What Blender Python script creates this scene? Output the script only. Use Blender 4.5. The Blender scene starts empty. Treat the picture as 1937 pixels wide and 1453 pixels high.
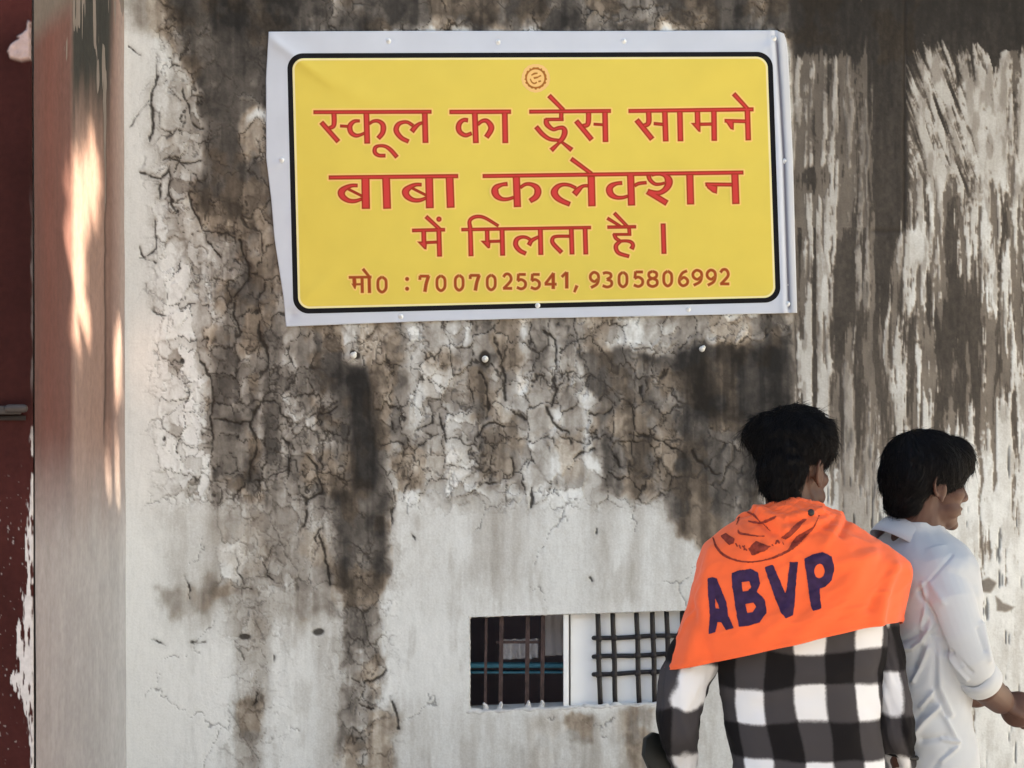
import bpy, bmesh, math, random
import numpy as np
from mathutils import Vector, Matrix, noise as mnoise
from mathutils.bvhtree import BVHTree

random.seed(7)
sc = bpy.context.scene
C = sc.collection

# ---------------------------------------------------------------- camera
FPX, PITCH = 3600.0, math.radians(1.2)          # focal length in photo pixels, upward tilt
CAM = np.array([0.0, -6.0, 1.65])
cam_data = bpy.data.cameras.new("camera")
cam_data.sensor_width = 36.0
cam_data.lens = 36.0 * FPX / 1937.0
cam_data.clip_start, cam_data.clip_end = 0.05, 500.0
cam = bpy.data.objects.new("camera", cam_data)
C.objects.link(cam)
cam.location = CAM
cam.rotation_euler = (math.pi / 2 + PITCH, 0, 0)
sc.camera = cam

# ---------------------------------------------------------------- light
SUN_DIR = Vector((0.66, -0.42, 0.62)).normalized()      # towards the sun
world = bpy.data.worlds.new("World")
sc.world = world
world.use_nodes = True
wnt = world.node_tree
bg = wnt.nodes["Background"]
sky = wnt.nodes.new("ShaderNodeTexSky")
sky.sky_type = 'NISHITA'
sky.sun_disc = False
sky.sun_elevation = math.asin(SUN_DIR.z)
sky.sun_rotation = math.atan2(SUN_DIR.x, SUN_DIR.y)
sky.air_density = 1.0
sky.dust_density = 2.2
sky.ozone_density = 0.6
tint = wnt.nodes.new("ShaderNodeVectorMath"); tint.operation = 'MULTIPLY'; tint.inputs[1].default_value = (.985, 1.02, .965)   # colour multiplier that offsets the sky's pink cast
wnt.links.new(sky.outputs[0], tint.inputs[0]); wnt.links.new(tint.outputs[0], bg.inputs[0])
bg.inputs[1].default_value = 0.085

sun_data = bpy.data.lights.new("sun", 'SUN')
sun_data.energy = 5.0
sun_data.angle = math.radians(0.55)
sun_data.color = (1.0, 0.83, 0.62)
sun = bpy.data.objects.new("sun", sun_data)
C.objects.link(sun)
sun.rotation_euler = SUN_DIR.to_track_quat('Z', 'Y').to_euler()
sun.location = SUN_DIR * 20

sc.view_settings.view_transform = 'Standard'
sc.view_settings.look = 'None'
sc.view_settings.exposure = 2.45
sc.view_settings.gamma = 1.0

# ---------------------------------------------------------------- projection helpers
FWD = np.array([0, math.cos(PITCH), math.sin(PITCH)])
UPV = np.array([0, -math.sin(PITCH), math.cos(PITCH)])
RGT = np.array([1.0, 0, 0])

def ray(px, py):
    px = np.asarray(px, float); py = np.asarray(py, float)
    a = (px - 968.5) / FPX; b = -(py - 726.5) / FPX
    return FWD + a[..., None] * RGT + b[..., None] * UPV

def at_y(px, py, y):
    """point of the plane y = const seen at a place in the photograph"""
    d = ray(px, py)
    t = (np.asarray(y, float) - CAM[1]) / d[..., 1]
    return CAM + d * t[..., None]

def at_x(px, py, x):
    d = ray(px, py)
    t = (np.asarray(x, float) - CAM[0]) / d[..., 0]
    return CAM + d * t[..., None]

def project(p):
    q = np.asarray(p, float) - CAM
    w = q @ FWD
    return 968.5 + FPX * (q @ RGT) / w, 726.5 - FPX * (q @ UPV) / w

def P(px, py, y):
    return Vector(at_y(px, py, y))

# ---------------------------------------------------------------- scene helpers
def tag(o, label=None, cat=None, group=None, kind=None):
    if label: o['label'] = label
    if cat: o['category'] = cat
    if group: o['group'] = group
    if kind: o['kind'] = kind
    return o

def empty(name, loc):
    o = bpy.data.objects.new(name, None)
    C.objects.link(o)
    o.location = loc
    o.empty_display_size = 0.1
    return o

def link(name, me, mat=None, parent=None):
    o = bpy.data.objects.new(name, me)
    if mat:
        me.materials.clear(); me.materials.append(mat)
    C.objects.link(o)
    if parent:
        o.parent = parent
        o.matrix_parent_inverse = Matrix.Translation(parent.location).inverted()
    return o

def np_mesh(name, v, f, smooth=True):
    v = np.asarray(v, np.float32); f = np.asarray(f, np.int32)
    me = bpy.data.meshes.new(name)
    me.vertices.add(len(v)); me.vertices.foreach_set("co", v.ravel())
    k = f.shape[1]
    me.loops.add(f.size); me.loops.foreach_set("vertex_index", f.ravel())
    me.polygons.add(len(f))
    me.polygons.foreach_set("loop_start", np.arange(0, f.size, k, dtype=np.int32))
    me.polygons.foreach_set("use_smooth", np.full(len(f), smooth, dtype=bool))
    me.update(calc_edges=True)
    return me

def py_mesh(name, v, f, smooth=False):
    me = bpy.data.meshes.new(name)
    me.from_pydata([tuple(x) for x in v], [], f)
    if smooth:
        me.polygons.foreach_set("use_smooth", [True] * len(me.polygons))
    me.update()
    return me

def attr(me, name, arr):
    a = me.attributes.new(name, 'FLOAT', 'POINT')
    a.data.foreach_set("value", np.asarray(arr, np.float32).ravel())

def cattr(me, name, arr):
    arr = np.asarray(arr, np.float32).reshape(-1, 3)
    a = me.attributes.new(name, 'FLOAT_COLOR', 'POINT')
    a.data.foreach_set("color", np.concatenate([arr, np.ones((len(arr), 1), np.float32)], 1).ravel())

def grid_faces(ny, nx, mask=None):
    i = np.arange(ny * nx).reshape(ny, nx)
    q = np.stack([i[:-1, :-1], i[1:, :-1], i[1:, 1:], i[:-1, 1:]], -1)
    return q[mask] if mask is not None else q.reshape(-1, 4)

def box(bm, c, s, rot=None, bevel=0.0):
    m = Matrix.Translation(c) @ (rot.to_4x4() if rot else Matrix.Identity(4)) @ Matrix.Diagonal((*s, 1))
    r = bmesh.ops.create_cube(bm, size=1.0, matrix=m)
    if bevel:
        es = list({e for v in r['verts'] for e in v.link_edges})
        bmesh.ops.bevel(bm, geom=es, offset=bevel, segments=2, affect='EDGES', profile=0.5)

def tube(bm, pts, radii, n=12, caps=True):
    """tapered tube with rounded ends through a list of points"""
    pts = [Vector(p) for p in pts]
    t0 = (pts[1] - pts[0]).normalized(); t1 = (pts[-1] - pts[-2]).normalized()
    P_, R_ = list(pts), list(radii)
    if caps:
        r0, r1 = radii[0], radii[-1]
        P_ = [pts[0] - t0 * r0 * .92, pts[0] - t0 * r0 * .6] + P_ + [pts[-1] + t1 * r1 * .6, pts[-1] + t1 * r1 * .92]
        R_ = [r0 * .35, r0 * .8] + R_ + [r1 * .8, r1 * .35]
    rings = []
    ref = None
    for i, p in enumerate(P_):
        a = P_[max(i - 1, 0)]; b = P_[min(i + 1, len(P_) - 1)]
        t = (b - a).normalized()
        if ref is None:
            ref = t.orthogonal().normalized()
        u = (ref - t * ref.dot(t)).normalized(); ref = u
        w = t.cross(u)
        rings.append([bm.verts.new(p + (u * math.cos(k * 2 * math.pi / n) + w * math.sin(k * 2 * math.pi / n)) * R_[i]) for k in range(n)])
    for A, B in zip(rings, rings[1:]):
        for k in range(n):
            bm.faces.new((A[k], A[(k + 1) % n], B[(k + 1) % n], B[k]))
    bm.faces.new(rings[0][::-1]); bm.faces.new(rings[-1])

def ellip(bm, c, r, rot=None, seg=20):
    m = Matrix.Translation(c) @ (rot.to_4x4() if rot else Matrix.Identity(4)) @ Matrix.Diagonal((*r, 1))
    bmesh.ops.create_uvsphere(bm, u_segments=seg, v_segments=seg // 2 + 2, radius=1.0, matrix=m)

def bm_obj(name, bm, mat, parent=None, smooth=True):
    me = bpy.data.meshes.new(name)
    bmesh.ops.recalc_face_normals(bm, faces=bm.faces)
    bm.to_mesh(me); bm.free()
    if smooth:
        me.polygons.foreach_set("use_smooth", [True] * len(me.polygons))
    return link(name, me, mat, parent)

def fuse(bm, voxel, smooth=6, factor=0.5):
    """melt overlapping closed shapes into one continuous skin"""
    me = bpy.data.meshes.new("fuse"); bmesh.ops.recalc_face_normals(bm, faces=bm.faces)
    bm.to_mesh(me); bm.free()
    o = bpy.data.objects.new("fuse", me); C.objects.link(o)
    m = o.modifiers.new("r", 'REMESH'); m.mode = 'VOXEL'; m.voxel_size = voxel; m.use_smooth_shade = True
    if smooth:
        s = o.modifiers.new("s", 'SMOOTH'); s.iterations = smooth; s.factor = factor
    dg = bpy.context.evaluated_depsgraph_get(); dg.update()
    res = bpy.data.meshes.new_from_object(o.evaluated_get(dg))
    bpy.data.objects.remove(o); bpy.data.meshes.remove(me)
    res.polygons.foreach_set("use_smooth", [True] * len(res.polygons))
    return res

def verts_of(me):
    v = np.empty(len(me.vertices) * 3, np.float32); me.vertices.foreach_get("co", v); return v.reshape(-1, 3).astype(float)

def norms_of(me):
    v = np.empty(len(me.vertices) * 3, np.float32); me.vertex_normals.foreach_get("vector", v); return v.reshape(-1, 3).astype(float)

def set_verts(me, v):
    me.vertices.foreach_set("co", np.asarray(v, np.float32).ravel()); me.update()

# ---------------------------------------------------------------- noise in numpy
_rng = np.random.RandomState(3)
_PERM = _rng.permutation(4096)
_VAL = _rng.rand(4096)
def _h(ix, iy, s):
    return _PERM[(_PERM[(_PERM[ix & 4095] + iy) & 4095] + s) & 4095]
def vnoise(x, y, s=0):
    x = np.asarray(x, float); y = np.asarray(y, float)
    ix = np.floor(x).astype(np.int64); iy = np.floor(y).astype(np.int64)
    fx = x - ix; fy = y - iy
    fx = fx * fx * fx * (fx * (fx * 6 - 15) + 10); fy = fy * fy * fy * (fy * (fy * 6 - 15) + 10)
    a = _VAL[_h(ix, iy, s)]; b = _VAL[_h(ix + 1, iy, s)]; c = _VAL[_h(ix, iy + 1, s)]; d = _VAL[_h(ix + 1, iy + 1, s)]
    return (a * (1 - fx) + b * fx) * (1 - fy) + (c * (1 - fx) + d * fx) * fy
def fbm(x, y, s=0, o=4, g=0.5):
    t = 0; w = 1; n = 0
    for k in range(o):
        t = t + w * vnoise(x * 2 ** k, y * 2 ** k, s + 17 * k); n += w; w *= g
    return t / n
def voronoi(x, y, s=0):
    """distance to the cell border and a random value per cell"""
    ix = np.floor(x).astype(np.int64); iy = np.floor(y).astype(np.int64)
    f1 = np.full(x.shape, 9.0); f2 = np.full(x.shape, 9.0); cid = np.zeros(x.shape); tl = np.zeros(x.shape)
    for dx in (-1, 0, 1):
        for dy in (-1, 0, 1):
            jx = ix + dx; jy = iy + dy
            qx = jx + 0.1 + 0.8 * _VAL[_h(jx, jy, s)]; qy = jy + 0.1 + 0.8 * _VAL[_h(jx, jy, s + 91)]
            d = np.hypot(qx - x, qy - y)
            nr = d < f1
            f2 = np.where(nr, f1, np.minimum(f2, d))
            cid = np.where(nr, _VAL[_h(jx, jy, s + 333)], cid)
            tl = np.where(nr, (x - qx) * (_VAL[_h(jx, jy, s + 555)] - .5) + (y - qy) * (_VAL[_h(jx, jy, s + 777)] - .35), tl)
            f1 = np.where(nr, d, f1)
    return f2 - f1, cid, tl
def sstep(a, b, x):
    t = np.clip((x - a) / (b - a), 0, 1); return t * t * (3 - 2 * t)
def poly_sdf(x, y, poly):
    """signed distance to a polygon, negative inside (non-zero winding)"""
    poly = np.asarray(poly, float); d = np.full(x.shape, 1e18); wn = np.zeros(x.shape, int)
    for (ax, ay), (bx, by) in zip(poly, np.roll(poly, -1, 0)):
        ex, ey = bx - ax, by - ay; wx, wy = x - ax, y - ay
        t = np.clip((wx * ex + wy * ey) / (ex * ex + ey * ey + 1e-12), 0, 1)
        d = np.minimum(d, (wx - ex * t) ** 2 + (wy - ey * t) ** 2)
        cr = ex * wy - ey * wx
        wn += ((ay <= y) & (by > y) & (cr > 0)).astype(int) - ((ay > y) & (by <= y) & (cr < 0)).astype(int)
    d = np.sqrt(d)
    return np.where(wn != 0, -d, d)
def line_dist(x, y, pts):
    d = np.full(x.shape, 1e18)
    for (ax, ay), (bx, by) in zip(pts[:-1], pts[1:]):
        ex, ey = bx - ax, by - ay; wx, wy = x - ax, y - ay
        t = np.clip((wx * ex + wy * ey) / (ex * ex + ey * ey + 1e-12), 0, 1)
        d = np.minimum(d, (wx - ex * t) ** 2 + (wy - ey * t) ** 2)
    return np.sqrt(d)
def spline(pts, n=8):
    """Catmull-Rom through rows of numbers"""
    p = np.asarray(pts, float)
    if len(p) < 3:
        return p
    q = np.vstack([2 * p[0] - p[1], p, 2 * p[-1] - p[-2]]); out = []
    for i in range(1, len(q) - 2):
        for k in range(n):
            t = k / n
            out.append(0.5 * (2 * q[i] + (q[i + 1] - q[i - 1]) * t + (2 * q[i - 1] - 5 * q[i] + 4 * q[i + 1] - q[i + 2]) * t * t
                              + (3 * q[i] - q[i - 1] - 3 * q[i + 1] + q[i + 2]) * t ** 3))
    out.append(p[-1])
    return np.array(out)

# ---------------------------------------------------------------- materials
def mat(name, col=(.5, .5, .5), rough=.8, spec=.3, bump=None, noise=None, attr_col=None, sheen=0, metallic=0):
    """principled material; noise = (scale, amount) mottles the colour, bump = (scale, strength, distance)"""
    m = bpy.data.materials.new(name); m.use_nodes = True
    nt = m.node_tree; b = nt.nodes["Principled BSDF"]
    b.inputs["Roughness"].default_value = rough
    b.inputs["Specular IOR Level"].default_value = spec
    b.inputs["Metallic"].default_value = metallic
    if sheen:
        b.inputs["Sheen Weight"].default_value = sheen
    b.inputs["Base Color"].default_value = (*col, 1)
    src = None
    if attr_col:
        a = nt.nodes.new("ShaderNodeAttribute"); a.attribute_name = attr_col; src = a.outputs["Color"]
    tc = nt.nodes.new("ShaderNodeTexCoord")
    if noise:
        n = nt.nodes.new("ShaderNodeTexNoise"); n.inputs["Scale"].default_value = noise[0]; n.inputs["Detail"].default_value = 6
        nt.links.new(tc.outputs["Object"], n.inputs["Vector"])
        mr = nt.nodes.new("ShaderNodeMapRange")
        mr.inputs["From Min"].default_value = .25; mr.inputs["From Max"].default_value = .75
        mr.inputs["To Min"].default_value = 1 - noise[1]; mr.inputs["To Max"].default_value = 1 + noise[1]
        nt.links.new(n.outputs["Fac"], mr.inputs["Value"])
        vm = nt.nodes.new("ShaderNodeVectorMath"); vm.operation = 'SCALE'
        if src: nt.links.new(src, vm.inputs[0])
        else: vm.inputs[0].default_value = col
        nt.links.new(mr.outputs[0], vm.inputs["Scale"]); src = vm.outputs[0]
    if src:
        nt.links.new(src, b.inputs["Base Color"])
    if bump:
        n2 = nt.nodes.new("ShaderNodeTexNoise"); n2.inputs["Scale"].default_value = bump[0]; n2.inputs["Detail"].default_value = 8
        nt.links.new(tc.outputs["Object"], n2.inputs["Vector"])
        bp = nt.nodes.new("ShaderNodeBump"); bp.inputs["Strength"].default_value = bump[1]; bp.inputs["Distance"].default_value = bump[2]
        nt.links.new(n2.outputs["Fac"], bp.inputs["Height"]); nt.links.new(bp.outputs[0], b.inputs["Normal"])
    return m
# ================================================================ ground
gme = np_mesh("ground", [(-60, -60, 0), (60, -60, 0), (60, 60, 0), (-60, 60, 0)], [(0, 1, 2, 3)], False)
tag(link("ground", gme, mat("dusty_concrete", (.52, .50, .46), .95, .2, (30, .4, .01), (3, .25))), kind='structure')

# ================================================================ plaster wall
QX0, QX1, QY0, QY1 = 888.0, 1318.0, 1167.0, 1347.0      # window opening in wall coordinates
def axis(lo, a, b, hi, step, marks):
    core = np.arange(a, b + .1, step)
    for m_ in marks:
        core[np.argmin(abs(core - m_))] = m_
    l = [a]; s = step
    while l[-1] > lo: s *= 1.5; l.append(l[-1] - s)
    r = [core[-1]]; s = step
    while r[-1] < hi: s *= 1.5; r.append(r[-1] + s)
    return np.concatenate([l[:0:-1], core, r[1:]])
qx = axis(150, 222, 2110, 5200, 2.1, (QX0, QX1))
qy = axis(-1500, -60, 1530, 2640, 2.1, (QY0, QY1))
QX, QY = np.meshgrid(qx, qy)
wgt = sstep(900, 1100, QY) * (1 - sstep(1420, 1520, QY)) * sstep(600, 800, QX) * (1 - sstep(1400, 1600, QX))
X = QX.copy()
Y = QY - wgt * (QX - QX0) * (.031 + (QY - QY0) / 180 * .014)

# slow drift of the stain borders and a finer one
wx1 = (fbm(X / 70, Y / 110, 1) - .5) * 2; wy1 = (fbm(X / 70, Y / 110, 2) - .5) * 2
wx2 = (fbm(X / 18, Y / 30, 3) - .5) * 2; wy2 = (fbm(X / 18, Y / 30, 4) - .5) * 2

tone = np.full(X.shape, .70) + .10 * (1 - sstep(300, 620, X)) * sstep(500, 1100, Y)  # lower left: cleaner coat, lightened further to offset dim light beside the pillar
def stain(poly, t, op, soft, warp):
    global tone
    p = np.asarray(poly, float); m_ = soft + warp * 2 + 4
    r0 = np.searchsorted(qy, p[:, 1].min() - m_ - 25); r1 = np.searchsorted(qy, p[:, 1].max() + m_ + 25)
    c0 = np.searchsorted(qx, p[:, 0].min() - m_); c1 = np.searchsorted(qx, p[:, 0].max() + m_)
    s = (slice(r0, r1), slice(c0, c1))
    d = poly_sdf(X[s] + warp * (wx1[s] + .55 * wx2[s]), Y[s] + warp * 1.3 * (wy1[s] + .55 * wy2[s]), p)
    k = op * (1 - sstep(-soft, soft, d))
    tone[s] = tone[s] * (1 - k) + t * k

# --- wet grime, from the wide pale veils to the black run-off
stain([(300, 60), (380, 60), (385, 430), (300, 430), (275, 260)], .40, .65, 25, 18)
stain([(225, -100), (340, -100), (345, 95), (225, 60)], .30, .7, 20, 14)
stain([(285, -100), (330, 30), (430, 75), (505, 75), (700, 62), (1000, 55), (1100, 62), (1500, 75), (1730, 105), (1730, -140), (285, -140)], .058, .94, 22, 22)
stain([(600, -20), (700, -10), (690, 40), (610, 45)], .22, .6, 12, 14)
stain([(1085, -20), (1260, -30), (1240, 35), (1100, 42)], .27, .65, 12, 16)
stain([(800, -40), (1010, -40), (1000, 20), (830, 25)], .15, .5, 14, 16)
stain([(335, -20), (352, 100), (380, 200), (385, 300), (372, 380), (420, 470), (470, 430), (455, 300), (470, 220), (530, 200), (530, -20)], .068, .93, 14, 13)
stain([(395, 300), (520, 290), (540, 520), (480, 600), (410, 560), (380, 430)], .17, .75, 22, 18)
stain([(455, 232), (505, 222), (515, 330), (512, 430), (452, 440), (462, 330)], .31, .8, 8, 8)
stain([(330, 430), (540, 430), (560, 640), (390, 640), (360, 560)], .34, .6, 28, 20)
stain([(400, 470), (530, 470), (560, 620), (420, 640)], .25, .55, 18, 18)
stain([(545, 600), (1500, 585), (1500, 695), (1090, 690), (720, 705), (560, 690)], .31, .8, 14, 14)
stain([(392, 595), (560, 600), (660, 640), (735, 680), (745, 940), (600, 965), (400, 945)], .235, .86, 18, 16)
stain([(393, 640), (450, 660), (465, 900), (398, 930)], .15, .6, 22, 22)
stain([(560, 760), (615, 760), (605, 900), (545, 900)], .36, .65, 12, 16)
stain([(490, 760), (530, 760), (530, 900), (480, 880)], .33, .6, 10, 14)
stain([(545, 640), (660, 660), (660, 740), (560, 760)], .13, .55, 16, 18)
stain([(730, 700), (905, 690), (905, 930), (730, 930)], .40, .75, 16, 22)
stain([(740, 700), (775, 700), (770, 930), (740, 930)], .17, .6, 12, 20)
stain([(775, 820), (810, 820), (805, 925), (775, 925)], .16, .55, 10, 16)
stain([(900, 640), (1095, 640), (1100, 925), (900, 925)], .335, .8, 12, 18)
stain([(895, 690), (925, 690), (930, 800), (895, 800)], .13, .55, 10, 12)
stain([(380, 935), (660, 935), (640, 1110), (400, 1100)], .39, .7, 30, 22)
stain([(600, 930), (745, 930), (740, 1110), (620, 1110)], .24, .6, 16, 16)
stain([(300, 960), (640, 960), (660, 1190), (420, 1210), (300, 1180)], .46, .6, 40, 26)
stain([(500, 1020), (650, 1020), (650, 1180), (520, 1150)], .38, .55, 26, 20)
stain([(740, 930), (1420, 930), (1420, 1160), (760, 1160)], .56, .6, 40, 26)
stain([(880, 930), (1010, 930), (1000, 1100), (900, 1120)], .47, .5, 30, 22)
stain([(1120, 940), (1300, 940), (1290, 1150), (1150, 1150)], .50, .5, 30, 22)
stain([(740, 1330), (900, 1340), (1350, 1340), (1350, 1560), (740, 1560)], .52, .6, 40, 26)
stain([(590, 1200), (660, 1200), (660, 1540), (600, 1540)], .50, .6, 22, 14)
stain([(620, 690), (735, 690), (740, 965), (630, 965)], .115, .75, 16, 14)
stain([(600, 690), (650, 655), (672, 690), (690, 760), (640, 760)], .07, .7, 9, 9)
stain([(653, 690), (700, 692), (710, 740), (714, 880), (706, 990), (668, 1000), (656, 800)], .026, .97, 12, 9)
stain([(660, 940), (722, 940), (716, 1050), (664, 1050)], .05, .7, 16, 12)
stain([(636, 930), (738, 930), (732, 1050), (716, 1120), (650, 1120), (640, 1050)], .085, .88, 11, 13)
stain([(648, 1080), (724, 1080), (712, 1210), (662, 1215)], .125, .85, 15, 13)
stain([(655, 1185), (708, 1185), (718, 1300), (708, 1380), (655, 1380)], .15, .82, 15, 18)
stain([(675, 1225), (735, 1240), (725, 1320), (690, 1320)], .34, .6, 9, 12)
stain([(650, 1350), (735, 1340), (758, 1470), (650, 1560)], .25, .78, 14, 20)
stain([(690, 1370), (760, 1360), (765, 1530), (690, 1530)], .37, .6, 10, 14)
stain([(1095, 668), (1330, 664), (1490, 640), (1505, 700), (1505, 900), (1420, 955), (1300, 945), (1250, 800), (1170, 790), (1105, 745)], .066, .92, 8, 14)
stain([(1125, 745), (1290, 720), (1455, 790), (1455, 960), (1400, 1030), (1290, 1010), (1250, 955), (1135, 935), (1112, 850)], .135, .8, 13, 16)
stain([(1190, 690), (1285, 690), (1292, 930), (1180, 930)], .20, .72, 10, 13)
stain([(1300, 655), (1490, 640), (1495, 800), (1310, 800)], .04, .8, 12, 12)
stain([(1355, 690), (1400, 690), (1400, 760), (1360, 770)], .12, .5, 8, 10)
stain([(1420, 620), (1500, 610), (1500, 660), (1420, 660)], .15, .6, 10, 12)
stain([(1270, 950), (1420, 950), (1420, 1060), (1330, 1040)], .2, .65, 16, 16)
stain([(285, 1110), (470, 1095), (500, 1140), (310, 1165)], .41, .75, 12, 18)
stain([(380, 1090), (470, 1090), (465, 1130), (390, 1140)], .33, .5, 8, 14)
stain([(430, 1150), (520, 1140), (505, 1530), (440, 1530)], .44, .75, 14, 14)
stain([(435, 1340), (505, 1320), (500, 1390), (445, 1400)], .32, .6, 8, 14)
stain([(545, 1100), (640, 1100), (640, 1170), (560, 1160)], .38, .6, 10, 14)
stain([(990, 1350), (1240, 1335), (1240, 1560), (990, 1560)], .42, .6, 20, 22)
stain([(1060, 1345), (1120, 1345), (1110, 1400), (1070, 1400)], .2, .65, 10, 14)
stain([(1170, 1340), (1240, 1340), (1240, 1470), (1190, 1470)], .3, .6, 14, 16)
stain([(1330, 1240), (1700, 1240), (1700, 1560), (1330, 1560)], .46, .6, 20, 20)

# --- long vertical drips and mottling everywhere
drip = fbm(X / 14, Y / 190, 21, 4)
mott = fbm(X / 34, Y / 40, 23, 5)
fine = fbm(X / 7, Y / 9, 25, 3)
left_clean = (1 - sstep(250, 330, X))
dirtiness = sstep(.56, .34, tone)
drip2 = fbm(X / 30 + .5 * wx1, Y / 520, 27, 3)
mid = sstep(.70, .30, tone)
tone *= 1 + mid * np.interp(drip2, [.28, .42, .55, .72], [.30, .10, -.08, -.38])
tone *= 1 - (.05 + .25 * dirtiness) * sstep(.50, .75, drip)
tone *= 1 - (.03 + .42 * dirtiness) * (sstep(.5, .72, mott))
tone *= 1 + .30 * dirtiness * sstep(.46, .26, mott)
tone *= 1 - .16 * sstep(.60, .78, fbm(X / 26, Y / 110, 29, 5)) * sstep(260, 420, X)
tone *= 1 + .10 * (fbm(X / 45, Y / 420, 30, 3) - .5)
tone *= 1 + (.10 + .30 * dirtiness) * (fine - .5)

# --- crack network: cells of curling limewash
wx3 = (fbm(X / 7, Y / 9, 13, 2) - .5) * 2; wy3 = (fbm(X / 7, Y / 9, 14, 2) - .5) * 2
cx = X + 15 * wx2 + 14 * wx1 + 2.5 * wx3; cy = Y + 14 * wy2 + 14 * wy1 + 2.5 * wy3
e1, id1, tl1 = voronoi(cx / 50, cy / 64, 5)
e2, id2, tl2 = voronoi(cx / 25 + 7, cy / 31, 6)
flaky = 1 - sstep(930, 985, Y + 18 * wy1)                       # the old flaking coat ends here
flaky = np.maximum(flaky, .9 * np.exp(-((X - 690) / 52) ** 2))
flaky = np.maximum(flaky, .55 * np.exp(-(((X - 480) / 60) ** 2)) * sstep(900, 1000, Y))
flaky = np.maximum(flaky, .62 * sstep(385, 425, X + 14 * wx1) * (1 - sstep(640, 670, X)) * (1 - sstep(1090, 1150, Y + 24 * wy1)))
flaky *= .22 + .78 * sstep(.055, .15, tone)
flaky *= sstep(262, 330, X + 12 * wx1) * (1 - sstep(1490, 1505, X))
keep1 = sstep(.28, .42, fbm(X / 70, Y / 80, 41)); keep2 = sstep(.44, .56, fbm(X / 55, Y / 62, 43))
lit = .48 + .52 * sstep(.50, .28, tone)
w1 = .060 * keep1 * (.35 + 1.6 * fbm(X / 26, Y / 26, 45) ** 1.5) * lit; w2 = .085 * keep2 * (.1 + 1.3 * fbm(X / 18, Y / 18, 47) ** 1.5) * lit
c1 = (1 - sstep(w1 * .4, w1 + 1e-4, e1)) * flaky * (keep1 > .02)
c2 = (1 - sstep(w2 * .4, w2 + 1e-4, e2)) * flaky * (keep2 > .02) * .75
crack = np.maximum(.88 * c1, .70 * c2)
# curled scales: short squiggles where a flake has lifted
rg_ = fbm(X / 19 + .6 * wx1, Y / 25, 53, 3); sq = sstep(.50, .62, fbm(X / 48, Y / 55, 55, 3)) * flaky
squig = (1 - sstep(.008, .030, np.abs(rg_ - .52))) * sq
crack = np.maximum(crack, .75 * squig * (.4 + .6 * lit))
# sparse hair cracks on the clean coat
e3, _, _ = voronoi(cx / 130 + 3, cy / 150, 8)
crack = np.maximum(crack, (1 - sstep(.004, .016, e3)) * sstep(.55, .62, fbm(X / 80, Y / 80, 49)) * .55 * (1 - sstep(1490, 1505, X)) * sstep(250, 290, X))
# the big cracks, followed one by one
halo = np.zeros(X.shape)
def crackline(pts, w, s=1.0):
    global crack
    p = np.asarray(pts, float)
    r0, r1 = np.searchsorted(qy, [p[:, 1].min() - 20, p[:, 1].max() + 20]); a0, a1 = np.searchsorted(qx, [p[:, 0].min() - 20, p[:, 0].max() + 20])
    q = (slice(r0, r1), slice(a0, a1))
    d = line_dist(X[q] + 7 * wx2[q] + 2.2 * wx3[q], Y[q] + 7 * wy2[q] + 2.2 * wy3[q], p)
    ww = w * np.clip(2.6 * (fbm(X[q] / 15, Y[q] / 15, 51, 3) - .20), .25, 1.15) * .66
    halo[q] = np.maximum(halo[q], np.clip(w / 3.6, .4, 1) * np.exp(-(d / 7.5) ** 2))
    crack[q] = np.maximum(crack[q], s * np.clip(ww / 1.2, .35, 1) * (1 - sstep(ww * .5, ww + 1.1, d)))
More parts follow.
